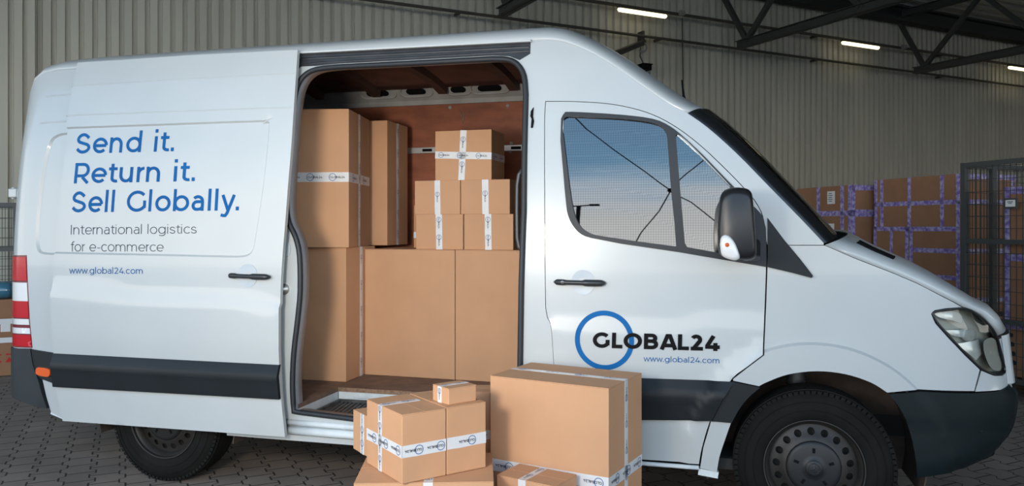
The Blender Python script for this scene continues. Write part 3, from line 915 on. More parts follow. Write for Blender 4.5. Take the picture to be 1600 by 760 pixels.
    lettering('web_address', 'www.global24.com', [(108.4, 427.8), (223, 428.2), (223, 418.6), (108.5, 418)], 'blue_ink', d, yf, .11)
    return handle, lettering
handle, lettering = build_sliding_door()

def build_cab_door():
    out = PX(DOOR_CAB_TOP + DOOR_CAB_RIGHT + DOOR_CAB_LEFT[:-1])
    fr_top = spline([(877, 186), (882, 177.5), (893, 175), (970, 179.5), (1020, 186), (1046, 197), (1068, 214), (1097, 241), (1126, 271), (1146, 291.5)], 3)
    fr = PX(fr_top + spline([(1146, 291.5), (1176, 321), (1190, 336), (1196.5, 356)], 3)[1:] + [(1197.5, 380), (1197.5, 417.5)] + [(1120, 404.5), (1062, 394.5), (970, 381)] + spline([(945, 376), (915, 369.5), (899, 358), (888, 337), (884, 310), (880, 265), (876, 220)], 3))
    hole = shrink(fr, .012)
    crease = PX([(866, 500), (950, 505), (1050, 503), (1120, 497), (1194, 500)])
    def yf(X, Z):
        y = y_side(X, Z); zc = np.interp(X, [p[0] for p in crease], [p[1] for p in crease])
        return y - .008 * np.clip((zc - np.asarray(Z)) / .03, 0, 1) * np.clip((np.asarray(Z) - .55) / .25, 0.2, 1)
    d = panel('cab_door', out, yf, 'white_paint', VAN, holes=[hole], step=.045, thick=.03, inset=.0035)
    g1 = PX(spline([(879, 200), (880.5, 187), (886, 183), (896, 182.5), (970, 186), (1012, 191), (1032, 197), (1040, 206), (1043, 222), (1048, 290), (1054, 350)], 3) + [(1056.5, 385.5), (992, 377)] + spline([(945, 370), (925, 366), (908, 355), (898, 335), (892, 305), (886, 258), (881, 215)], 3))
    g2 = PX([(1056, 214)] + spline([(1056.5, 211), (1061, 211), (1074, 221), (1100, 247), (1132, 281), (1141, 291)], 3) + [(1141, 398), (1118, 394.5), (1073.5, 386.5), (1070, 380), (1063, 300)])
    f = panel('window_frame', fr, y_off(-.006), 'rubber', d, holes=[g1, g2], step=.03, thick=.03)
    panel('side_window', shrink(g1, -.004), y_off(.008), 'film_glass', d, step=.05, thick=0)
    panel('quarter_window', shrink(g2, -.004), y_off(.008), 'film_glass', d, step=.05, thick=0)
    # rub strip
    so = PX([(865.5, 584), (1006, 591), (1147, 596.5), (1129, 622), (1112, 656.5), (1006, 655), (866.5, 645)])
    zt_ = PX([(865, 584), (1006, 591), (1147, 596.5)]); zb_ = PX([(866, 645), (1006, 655), (1112, 656.5)])
    def ys(X, Z):
        zt = np.interp(X, [p[0] for p in zt_], [p[1] for p in zt_]); zb = np.interp(X, [p[0] for p in zb_], [p[1] for p in zb_])
        k = (zt - Z) / (zt - zb)
        return yf(X, Z) - .007 - .029 * np.clip(k / .34, 0, 1) + .012 * np.clip((k - .36) / .64, 0, 1)
    panel('rub_strip', so, ys, 'cladding', d, step=.025, thick=.02)
    handle(d, yf, [(867, 440.5), (946, 442.5)], ((911, 441.5), .060), keyhole=(881, 440.5))
    # company mark
    c = np.array(XZ(944.5, 531.8)); r1 = .141
    mk, fc = ring2d(r1 - .0235, r1, 64)
    vs = [(c[0] + x, float(yf(c[0] + x, c[1] + z)) - .0022, c[1] + z) for x, z in mk]
    mesh('logo_ring', vs, fc, 'blue_ink', d)
    def yt(X, Z): return yf(X, Z) - .0012
    lettering('logo_name', 'GLOBAL24', [(926, 543.5), (1124.5, 549), (1124.8, 524), (926.8, 519.3)], 'black_ink', d, yt, .235)
    lettering('web_address', 'www.global24.com', [(1005.5, 565), (1124, 568.2), (1124, 559.4), (1005.8, 556.6)], 'blue_ink', d, yf, .115)
    return d
CABDOOR = build_cab_door()

def build_front():
    head = spline([(1457, 491), (1462, 486.5), (1478, 484), (1508, 482), (1530, 493), (1547, 509), (1559, 529), (1566, 558), (1570.5, 579), (1566, 585.5), (1553, 586), (1532, 576.5), (1509, 554.5), (1482, 526), (1463, 504)], 3, True)
    topline = [(1289, 383), (1335, 403), (1398, 427.5), (1432, 442), (1464, 458.5), (1490, 472), (1506, 481)]
    arch = [(WF.x + .445 * math.cos(a), WF.z + .02 + .445 * math.sin(a)) for a in np.linspace(math.radians(47), math.radians(128), 24)]
    arch_px = spline([(1386, 615), (1360, 599), (1320, 586), (1276, 581.5), (1232, 586.5), (1200, 598), (1186, 605)], 4)
    # front wing
    out = PX([(1198.5, 383)] + topline + [(1478, 483), (1461, 486), (1456, 491), (1462, 505), (1482, 527.5), (1509, 556), (1532, 578)] + [(1523, 612.5), (1433, 610.5), (1386, 615)]
             + arch_px[1:] + [(1144, 596)] + spline([(1145, 592), (1168, 574), (1193, 555)], 3) + [(1196, 480), (1198, 425)])
    flare = [(WF.x + .5805 * math.cos(t), WF.z + .5805 * math.sin(t)) for t in np.linspace(0, 2 * math.pi, 120)[:-1]]
    fen = panel('front_wing', out, y_side, 'white_paint', VAN, step=.035, thick=.02, inset=.003, dents=[(flare, .011, 0.0)])
    mirror_side(fen, 'far_front_wing')
    # black corner piece behind the mirror
    panel('corner_cover', PX([(1199.5, 341), (1225, 375), (1250, 405), (1270, 431), (1268, 434.5), (1240, 427), (1199.5, 417.5)]), y_off(-.012), 'cladding', VAN, step=.03, thick=.02)
    # flare piece and lower wing in front of the wheel
    fl = panel('arch_cladding', PX([(1146, 597)] + [(1187, 605.5)] + spline([(1187, 605.5), (1168, 622), (1153, 642), (1143, 660.5)], 3)[1:] + [(1113, 657)] + [(1130, 623)]), y_off(-.016), 'cladding', VAN, step=.025, thick=.03)
    low = panel('lower_wing', PX([(1111, 659), (1142, 661.5)] + spline([(1142, 661.5), (1132, 690), (1124, 715), (1120, 738)], 3)[1:] + [(1094, 732), (1099, 700)]), y_side, 'white_paint', VAN, step=.03, thick=.03)
    mb = MB(); a, b = on(1091, 738), on(1122, 744); mb.bar(a + Vector((0, .02, 0)), b + Vector((0, .02, 0)), .03, .03); mb.build('jacking_bracket', 'worn_white', VAN)
    # headlamp
    hxz = PX(head)
    hl = panel('headlamp', hxz, y_off(.075), 'dull_chrome', VAN, step=.025, thick=.01)
    # black rim
    mb = MB(); mb.tube([(x, float(y_side(x, z)) + .002, z) for x, z in shrink(hxz, .002)], .006, 8, True); mb.build('lamp_rim', 'gloss_black', hl, True)
    # side wall of the housing
    mb = MB(); q = shrink(hxz, .002); n = len(q)
    vs = [(x, float(y_side(x, z)) + o, z) for o in (.0, .075) for x, z in q]
    mb.add(vs, [(i, (i + 1) % n, n + (i + 1) % n, n + i) for i in range(n)]); mb.build('lamp_housing', 'dull_chrome', hl, True)
    panel('lamp_lens', hxz, y_off(.0), 'lamp_glass', hl, step=.03, thick=0)
    # reflector pieces
    def refl(name, pts, o, m='chrome', bulge=.02):
        xz = PX(pts); c = np.mean(np.array(xz), 0); R = max(np.hypot(*(np.array(p) - c)) for p in xz)
        panel(name, xz, lambda X, Z: y_side(X, Z) + o + bulge * np.hypot(np.asarray(X) - c[0], np.asarray(Z) - c[1]) / R, m, hl, step=.012, thick=.004)
    refl('indicator_bowl', spline([(1464, 491), (1480, 488), (1500, 490), (1508, 497), (1507, 507), (1490, 502), (1472, 498)], 3, True), .02, 'chrome', .03)
    refl('reflector_blade', [(1483, 519), (1520, 516), (1510, 530), (1492, 527)], .03, 'chrome', .03)
    refl('reflector_blade', [(1500, 540), (1534, 533), (1538, 556), (1530, 566), (1516, 554)], .03, 'chrome', .02)
    refl('reflector_bowl', spline([(1507, 526), (1514, 519), (1527, 518), (1532, 524), (1528, 533), (1515, 536)], 4, True), .012, 'chrome', .05)
    refl('main_bowl', spline([(1537, 538), (1544, 529), (1556, 532), (1563, 556), (1565, 576), (1556, 580), (1545, 568)], 4, True), .03, 'dull_chrome', -.03)
    mb = MB(); p = on(1548, 552) + Vector((0, .05, 0)); mb.lathe([(0, -.02), (.01, -.018), (.012, .02)], p, 14); mb.build('bulb', 'clear_lens', hl, True)
    # corner of the nose under the lamp
    ze = XZ(1570, 575)[1]
    def xe(z, k=.992): return (1.0 + k * float(nose_a(z)), z)
    z1, z2 = XZ(1565, 600)[1], XZ(1560, 529)[1]
    nose = PX([(1524, 612.5), (1533.5, 580), (1553, 588), (1567, 587.5), (1572.5, 579), (1568, 556), (1561, 531)]) + [xe(z2), xe((z1 + z2) / 2), xe(z1 - .03)]
    nose += PX([(1560, 610)])
    panel('nose_corner', nose, y_off(.001), 'white_paint', VAN, step=.025, thick=.015)
    # bonnet
    edge = PX(topline + [(1530, 491), (1546, 506), (1558, 525)])
    ne = len(edge)
    bx = [.17 - .07 * i / (ne - 1) for i in range(ne)]; bz = [.066 - .024 * i / (ne - 1) - .020 * math.sin(math.pi * i / (ne - 1)) for i in range(ne)]
    bon = xloft('bonnet', edge, bx, bz, 'white_paint', VAN, nv=29, p=2.6, thick=.012)
    # air intake at the back corner of the bonnet
    def bon_pt(i, v):
        k = int(i); t = i - k; k2 = min(k + 1, ne - 1)
        x = edge[k][0] * (1 - t) + edge[k2][0] * t; z = edge[k][1] * (1 - t) + edge[k2][1] * t
        b1 = bx[k] * (1 - t) + bx[k2] * t; b2 = bz[k] * (1 - t) + bz[k2] * t
        y = float(y_side(x, z)); g = max(0, 1 - abs(2 * v - 1) ** 2.6) ** (1 / 2.6)
        return Vector((x + b1 * g, y + (W - 2 * y) * v, z + b2 * g + .004))
    vs = [bon_pt(a, v) for a in np.linspace(.45, 1.55, 8) for v in np.linspace(.040, .085, 4)]
    mb = MB().add(vs, [(i * 4 + k, i * 4 + k + 1, i * 4 + 5 + k, i * 4 + 4 + k) for i in range(7) for k in range(3)])
    v = mb.build('air_intake', 'gap_black', bon, True); s = v.modifiers.new('d', 'SOLIDIFY'); s.thickness = .006
    # cowl at the foot of the windscreen with wiper
    xb, zb = a_edge[-1]
    vs = []
    for k in range(25):
        v_ = k / 24; g = max(0, 1 - abs(2 * v_ - 1) ** 2.3) ** (1 / 2.3); y = float(y_side(xb, zb)) + .012; yy = y + (W - 2 * y) * v_
        vs += [(xb - .02 + .155 * g, yy, zb + .012 + .02 * g), (xb + .05 + .125 * g, yy, zb + .012 + .02 * g), (xb + .05 + .125 * g, yy, zb - .05), (xb - .02 + .155 * g, yy, zb - .05)]
    mb = MB().add(vs, [(k * 4 + j, k * 4 + (j + 1) % 4, k * 4 + 4 + (j + 1) % 4, k * 4 + 4 + j) for k in range(24) for j in range(4)])
    cw = mb.build('cowl', 'gap_black', VAN)
    mb = MB(); mb.tube([(xb + .05, .16, zb + .025), (xb + .08, .22, zb + .025), (xb + .11, .40, zb + .03), (xb + .14, .80, zb + .035)], .012, 8); mb.tube([(xb + .05, .15, zb + .0), (xb + .05, .15, zb + .035)], .02, 10); mb.build('wiper', 'gap_black', cw)
    # front face: grille panel between the lamps and the bumper
    zt, zb2 = XZ(1558, 527)[1], XZ(1565, 603)[1]
    fz = np.linspace(zt, zb2, 6)
    ed = [xe(float(z), .93) for z in fz]
    gp = xloft('front_panel', ed, .10, [.02, .015, .01, .005, 0, 0], 'white_paint', VAN, nv=21, p=2.4)
    mb = MB()
    for j in range(4):
        z = zt - .03 - j * .045; x = xe(z, .96)[0] + .105
        mb.box((x, W / 2, z), (.03, .86, .018))
    mb.build('grille', 'gap_black', VAN, bevel=.004)
    # bumper
    bt = XZ(1540, 607)[1]
    bout = PX([(1388, 616), (1433, 612.5), (1523, 614.5), (1560, 611.5)]) + [xe(bt - .0, .94), xe(.665), xe(.60), xe(.52), xe(.45, .97)] \
        + PX([(1552, 711), (1530, 722), (1500, 733), (1465, 743), (1434, 748)]) + PX(spline([(1434, 748), (1428, 705), (1418, 665), (1404, 636), (1388, 616)], 3))[1:-1]
    def yb(X, Z):
        return y_side(X, Z) - .012 - .006 * (np.asarray(Z) > .585) + .10 * np.clip((.42 - np.asarray(Z)) / .2, 0, 1) ** 2
    bu = panel('front_bumper', bout, yb, 'bumper_plastic', VAN, step=.03, thick=.02, beads=[(PX([(1425, 674), (1535, 675)], yb), .006)])
    ed = [xe(float(z), .975) for z in np.linspace(bt - .01, .36, 10)]
    bf = xloft('bumper_front', ed, [.06] * 7 + [.05, .03, .01], 0.0, 'bumper_plastic', bu, nv=21, p=2.3)
    s = bf.modifiers.new('sheet', 'SOLIDIFY'); s.thickness = .02
build_front()

def build_rear_corner():
    # tail lamp in coloured bands
    def band(name, y0, y1, m, o=-.004):
        def xr(y): return np.interp(y, [400, 440, 500, 543], [41, 42.5, 45.5, 50])
        z0, z1 = XZ(30, y0)[1], XZ(30, y1)[1]
        xi0, xi1 = XZ(xr(y0), y0), XZ(xr(y1), y1)
        return panel(name, [(-3.965, z0), xi0, xi1, (-3.965, z1)], y_off(o), m, lamp, step=.02, thick=.012)
    lamp = panel('tail_lamp', [(-3.965, XZ(30, 400)[1])] + PX([(42, 399), (43.5, 440), (46.5, 500), (51, 544)]) + [(-3.965, XZ(30, 544)[1])], y_off(-.001), 'maroon', VAN, step=.03, thick=.02)
    band('brake_lens', 402, 439, 'red_lens'); band('clear_lens', 442, 471, 'clear_lens'); band('brake_lens', 471, 497, 'red_lens')
    band('reverse_lens', 499, 508, 'clear_lens'); band('reverse_lens', 513, 522, 'clear_lens'); band('brake_lens', 524, 542, 'red_lens')
    # rub strip with the orange side marker
    st = panel('rub_strip', PX([(50.5, 546), (88, 552), (110, 553), (110, 604), (88, 600), (66, 592), (58, 583), (54, 570)]), y_off(-.010), 'cladding', VAN, step=.03, thick=.02)
    mk = panel('side_marker', PX(spline([(61, 578), (64, 573.5), (74, 574.5), (82, 577), (83, 583), (80, 588), (70, 587), (62, 584)], 3, True)), y_off(-.024), 'orange_lens', st, step=.02, thick=.018)
    # worn grey corner bumper
    zt = XZ(25, 545)[1]
    o = PX([(50, 545.5), (54, 570), (62, 592), (69, 618), (76, 638), (62, 636), (48, 631)]) + [(-3.935, XZ(30, 618)[1]), (-3.967, XZ(24, 600)[1]), (-3.967, zt)]
    rb = panel('rear_bumper', o, y_off(-.014), 'faded_plastic', VAN, step=.03, thick=.03)
    mb = MB(); zlow = XZ(30, 618)[1]
    mb.box((-4.000, W / 2, (zt + zlow) / 2), (.09, W - .34, zt - zlow)); mb.build('bumper_bar', 'faded_plastic', rb, bevel=.02)
    # hinge on the rear corner
    p = on(24, 303); mb = MB(); mb.box((-3.960, .12, p.z), (.06, .08, .055)); mb.box((-3.985, .12, p.z), (.02, .03, .075)); mb.build('door_hinge', 'white_paint', VAN, bevel=.006)
    # lower white corner tail and bracket ends
    mb = MB(); a, b = on(78, 643), on(97, 651); mb.bar(a + Vector((0, .02, -.012)), b + Vector((0, .02, -.012)), .03, .012); mb.build('jacking_bracket', 'worn_white', VAN)
build_rear_corner()

def build_opening():
    # rubber seal round the cargo opening
    P = [(x, float(y_side(x, z)) - .004, z) for x, z in shrink(densify(OPEN, .06), .010)]
    mb = MB().tube(P, .0145, 10, True); mb.build('door_seal', 'rubber', VAN, True)
    # inner reveal
    q = densify(OPEN, .06); n = len(q); mb = MB()
    vs = [(x, float(y_side(x, z)) + o, z) for o in (.0, .10) for x, z in q]
    mb.add(vs, [(i, (i + 1) % n, n + (i + 1) % n, n + i) for i in range(n)]); o = mb.build('door_reveal', 'jamb_paint', VAN, True)
    s = o.modifiers.new('d', 'SOLIDIFY'); s.thickness = .006
    # upper door rail
    def yr(X, Z): return y_side(X, Z) - .003
    rail = PX([(466, 85.5), (650, 76), (829, 66.5), (828.5, 84), (812, 94), (796, 88), (770, 87), (650, 93.5), (530, 99.5), (495, 103), (470, 104), (464, 112)])
    r = panel('upper_rail', rail, yr, 'rail_black', VAN, step=.05, thick=.006,
              beads=[(PX([(468, 93), (650, 83.5), (827, 74)]), .011), (PX([(466, 103), (500, 98.5), (650, 90), (827, 80)]), .008)])
    p0, p1 = on(466, 86), on(829, 67)
    # drip lip above the rail
    mb = MB(); mb.bar(on(463, 84) + Vector((0, -.012, 0)), on(831, 65) + Vector((0, -.012, 0)), .03, .012); mb.build('drip_rail', 'white_paint', VAN, bevel=.003)
    # sill bars
    def sillbar(name, pts, r, m, dy):
        g = [on(*p) for p in pts]; mb = MB().tube([v + Vector((0, dy, 0)) for v in g], r, 10); mb.build(name, m, VAN, True)
    sillbar('sill_bar', [(440, 671), (555, 680), (700, 693), (868, 708)], .022, 'worn_white', -.008)
    sillbar('sill_bar', [(440, 659), (555, 668), (700, 681), (868, 697)], .016, 'worn_white', -.002)
    sillbar('sill_bar', [(866, 713.5), (1006, 724.5), (1092, 731)], .010, 'worn_white', -.004)
    mb = MB().bar(on(440, 684) + Vector((0, .03, 0)), on(868, 717) + Vector((0, .03, 0)), .04, .012); mb.build('sill_flange', 'dark_metal', VAN)
    # latch hardware on the rear post
    c = on(444.5, 452) + Vector((0, -.006, 0))
    mb = MB().lathe([(0, -.018), (.012, -.018), (.014, -.008), (.030, -.006), (.030, .004)], c, 18); mb.build('latch_striker', 'steel', VAN, True)
    panel('latch_plate', PX([(439, 380), (452, 379), (455, 386), (454, 398), (449, 401), (439, 401)]), y_off(-.006), 'jamb_paint', VAN, step=.02, thick=.005)
    panel('latch_hole', PX([(440.5, 385), (443, 385), (443, 398), (440.5, 398)]), y_off(-.0085), 'gap_black', VAN, step=.02, thick=.003)
    # check strap on the front post
    g = PX([(830, 174), (834, 168), (833, 182), (834.5, 190), (832.5, 200), (830, 200), (831, 186), (829, 182)])
    panel('check_strap', g, y_off(-.008), 'gap_black', VAN, step=.02, thick=.008)
    # black sheet added behind the shut lines, standing for the shade in the gaps
    shade_o = PX([(836, 150), (960, 155), (1015, 168), (1056, 188), (1100, 222), (1140, 258), (1172, 290), (1200, 330), (1206, 400), (1206, 560), (1160, 592), (1135, 640), (1112, 700), (1106, 728), (850, 708), (846, 600), (838, 480)])
    shade_h = PX([(884, 190), (960, 190), (1030, 200), (1080, 236), (1130, 286), (1170, 330), (1185, 410), (1060, 388), (960, 375), (912, 352), (896, 300)])
    panel('door_gap_shade', shade_o, y_off(.034), 'gap_black', VAN, holes=[shade_h], step=.08, thick=.01)
    # another black sheet, painting the shade inside wing, lamp and bumper joints
    panel('wing_gap_shade', PX([(1192, 392), (1290, 392), (1400, 436), (1450, 460), (1440, 500), (1470, 540), (1520, 586), (1515, 620), (1440, 622), (1400, 606), (1340, 580), (1276, 571), (1210, 580), (1170, 590), (1150, 600), (1140, 590), (1190, 558)]), y_off(.022), 'gap_black', VAN, step=.08, thick=.004)
build_opening()

def build_interior():
    X0, X1 = -3.895, -.735
    FZ = .484; YB = .51; xs0 = OPEN[0][0] + .005
    yin = .05
    # cargo floor
    mb = MB(); mb.box(((X0 + X1) / 2, (YB + 1.84) / 2, FZ - .012), (X1 - X0, 1.84 - YB, .024)); mb.box(((X0 + xs0) / 2, (yin + YB) / 2, FZ - .012), (xs0 - X0, YB - yin, .024))
    mb.build('cargo_floor', 'floor_ply', VAN)
    mb = MB(); mb.box(((xs0 + X1) / 2, YB - .003, FZ - .011), (X1 - xs0, .006, .024)); mb.build('floor_edge', 'ply_edge', VAN)
    # entry step: white riser, end wall, ribbed rubber mat
    SZ = .40
    mb = MB(); mb.box(((xs0 + X1) / 2, YB + .01, (SZ + FZ - .024) / 2), (X1 - xs0, .02, FZ - .024 - SZ + .01)); mb.box((xs0 - .01, (yin + YB) / 2, (SZ + FZ - .024) / 2), (.02, YB - yin, FZ - .024 - SZ + .01))
    for k in range(4): mb.box((xs0 + .18 + k * .28, YB - .002, SZ + .035), (.16, .008, .018))
    mb.build('step_riser', 'worn_white', VAN, bevel=.004)
    mb = MB(); mb.box(((xs0 + X1) / 2, (.02 + YB) / 2, SZ - .02), (X1 - xs0, YB - .02, .03))
    mb.build('step_tray', 'mat_black', VAN)
    mb = MB(); mb.box(((xs0 + X1) / 2, (.09 + YB) / 2, SZ - .002), (X1 - xs0 - .04, YB - .11, .008))
    for k in range(44):
        x = xs0 + .05 + k * .027
        mb.bar((x + .03, .11, SZ + .004), (x - .03, YB - .03, SZ + .004), .007, .006)
    for yy in (.085, YB - .015): mb.box(((xs0 + X1) / 2, yy, SZ + .006), (X1 - xs0 - .02, .016, .026))
    mb.box((xs0 + .02, (.09 + YB) / 2, SZ + .006), (.016, YB - .11, .026))
    mb.build('step_mat', 'mat_black', VAN)
    # far wall lining
    YF = 1.74
    zt = at_y(730, 162, YF).z
    mb = MB(); mb.box(((X0 + X1) / 2, YF + .012, (FZ + zt) / 2), (X1 - X0, .018, zt - FZ)); ply = mb.build('wall_lining', 'plywood', VAN)
    mb = MB()
    for px, py in ((703, 168), (793, 165), (799, 224), (797, 236)): mb.lathe([(0, -.006), (.012, -.005), (.014, .004)], at_y(px, py, YF), 12)
    mb.build('screw', 'inner_white', ply, True)
    # torn chip in the lining
    c = at_y(722, 181, YF - .004); mb = MB(); mb.add([c + Vector(v) for v in ((-.02, 0, .05), (0, -.004, .01), (.02, 0, .03), (.015, 0, -.02), (.008, 0, -.07), (-.004, 0, -.01))], [(0, 1, 5), (1, 2, 3), (1, 3, 4, 5)]); mb.build('torn_chip', 'ply_edge', ply)
    mb = MB(); mb.box(((X0 + X1) / 2, YF - .002, zt + .018), (X1 - X0, .03, .035)); mb.build('lining_trim', 'inner_white', VAN)
    # lashing rail with slots
    za = at_y(805, 231.5, YF).z
    mb = MB(); mb.box(((X0 + X1) / 2, YF - .006, za), (X1 - X0, .016, .045)); rail = mb.build('lashing_rail', 'alu', VAN, bevel=.003)
    xsl = at_y(807, 231, YF).x
    for k in range(9):
        mb = MB(); mb.box((xsl - k * .34, YF - .0155, za), (.075, .004, .020)); mb.build('rail_slot', 'gap_black', rail, bevel=.001)
    # roof side member, pressed steel with slots
    ya, zb = YF - .01, zt + .035
    yb2, zc = 1.60, zb + .115
    vs = [(X0, ya, zb), (X1, ya, zb), (X1, yb2, zc), (X0, yb2, zc), (X1, yb2 - .12, zc + .03), (X0, yb2 - .12, zc + .03)]
    mb = MB().add(vs, [(0, 1, 2, 3), (3, 2, 4, 5)]); mem = mb.build('roof_side_member', 'inner_white', VAN)
    n = Vector((0, -(zc - zb), -(ya - yb2))).normalized(); t2 = Vector((0, yb2 - ya, zc - zb)).normalized()
    for px, wd in ((716, .10), (765, .20), (650, .16), (590, .2)):
        c = at_y(px, 152, (ya + yb2) / 2); c = Vector((c.x, (ya + yb2) / 2, (zb + zc) / 2)) + n * .002
        h = .045
        pts = []
        for a in np.linspace(-math.pi / 2, math.pi / 2, 7): pts.append(c + Vector((wd / 2, 0, 0)) + Vector((math.cos(a) * h, 0, 0)) + t2 * (math.sin(a) * h))
        for a in np.linspace(math.pi / 2, math.pi * 1.5, 7): pts.append(c - Vector((wd / 2, 0, 0)) + Vector((math.cos(a) * h, 0, 0)) + t2 * (math.sin(a) * h))
        mb = MB().tube(pts, .010, 6, True); mb.build('slot_rim', 'inner_white', mem, True)
        inner = [c + (p - c) * .62 for p in pts]; mb = MB().add(inner, [tuple(range(len(inner)))]); mb.build('slot', 'gap_black', mem)
    # roof lining and ribs
    def zin(y):
        v = (y - .147) / (W - .294); v = min(max(v, 0), 1)
        return ZR - .035 + .16 * max(0, 1 - abs(2 * v - 1) ** 2.1) ** (1 / 2.1)
    ys = np.linspace(.16, 1.62, 15)
    vs = [(x, y, zin(y)) for x in (X0 + .1, X1) for y in ys]
    mb = MB().add(vs, [(k, k + 1, 15 + k + 1, 15 + k) for k in range(14)]); o = mb.build('roof_lining', 'ceiling_board', VAN, True)
    s = o.modifiers.new('d', 'SOLIDIFY'); s.thickness = .008
    for px, py in ((803, 150), (692, 152), (588, 152), (500, 152)):
        x = at_y(px, py, 1.62).x
        for dx, w in ((0, .075),):
            vs = []
            for y in ys:
                for a, b in ((-.5, 0), (-.42, -.055), (.42, -.055), (.5, 0)): vs.append((x + a * w, y, zin(y) + b))
            mb = MB().add(vs, [(i * 4 + k, i * 4 + k + 1, i * 4 + 5 + k, i * 4 + 4 + k) for i in range(14) for k in range(3)]); mb.build('roof_rib', 'rib_brown', VAN)
    # bulkhead behind the cab
    mb = MB(); mb.box((X1 + .02, W / 2 , 1.38), (.03, W - .34, 1.80)); mb.build('bulkhead', 'cab_grey', VAN)
    # grab handle beside the opening
    g = [at_y(px, py, .16) for px, py in ((816, 266), (811, 273), (808.5, 290), (808, 330), (808.5, 372), (811, 386), (816, 393))]
    mb = MB().tube(g, .011, 8); mb.build('grab_handle', 'dark_metal', VAN, True)
    # cab: floor, dashboard, seat, wheel
    mb = MB(); mb.box((-.33, W / 2, .56), (.75, W - .24, .04)); mb.build('cab_floor', 'cab_grey', VAN)
    mb = MB(); vs = []
    for y in (.16, W - .16):
        for x, z in ((.42, .98), (.36, 1.05), (.42, 1.22), (.60, 1.30), (.72, 1.28), (.72, .98)): vs.append((x, y, z))
    mb.add(vs, [tuple(range(5, -1, -1)), tuple(range(6, 12))] + [(i, (i + 1) % 6, 6 + (i + 1) % 6, 6 + i) for i in range(6)]); mb.build('dashboard', 'cab_grey', VAN, bevel=.03)
    for yy in (.48, 1.42):
        mb = MB(); mb.box((-.16, yy, .86), (.50, .50, .16)); st = mb.build('seat', 'cab_grey', VAN, bevel=.05, seg=3)
        mb = MB(); mb.bar((-.40, yy, .92), (-.52, yy, 1.52), .48, .13, (0, 1, 0)); mb.build('backrest', 'cab_grey', st, bevel=.04, seg=3)
        mb = MB(); mb.bar((-.525, yy, 1.57), (-.545, yy, 1.74), .26, .10, (0, 1, 0)); mb.build('headrest', 'cab_grey', st, bevel=.03, seg=3)
        mb = MB(); mb.box((-.20, yy, .68), (.38, .40, .22)); mb.build('seat_base', 'cab_grey', st)
    mb = MB(); c = Vector((.24, 1.42, 1.22)); mb.tube([c + Vector((-.09 * math.sin(a), .19 * math.cos(a), .17 * math.sin(a))) for a in np.linspace(0, 2 * math.pi, 29)[:-1]], .016, 8, True)
    mb.bar(c, c + Vector((.20, 0, -.16)), .05, .05); mb.bar(c + Vector((0, -.19, 0)), c + Vector((0, .19, 0)), .03, .02); mb.build('steering_wheel', 'cab_grey', VAN)
    # underbody
    mb = MB(); mb.box((-1.4, W / 2, .42), (4.3, .72, .06)); mb.box((-1.75, W / 2, .36), (3.9, .12, .12))
    for yy in (.62, W - .62): mb.box((-1.35, yy, .36), (4.3, .08, .09))
    mb.box((WR.x, W / 2, .33), (.12, 1.5, .12)); mb.box((WF.x, W / 2, .33), (.14, 1.4, .14)); mb.box((.95, W / 2, .45), (.5, .9, .10))
    mb.box((-1.3, .22, .345), (1.1, .3, .05)); mb.box((-.2, .22, .33), (1.1, .3, .05))
    mb.build('underbody', 'underbody', VAN)
build_interior()

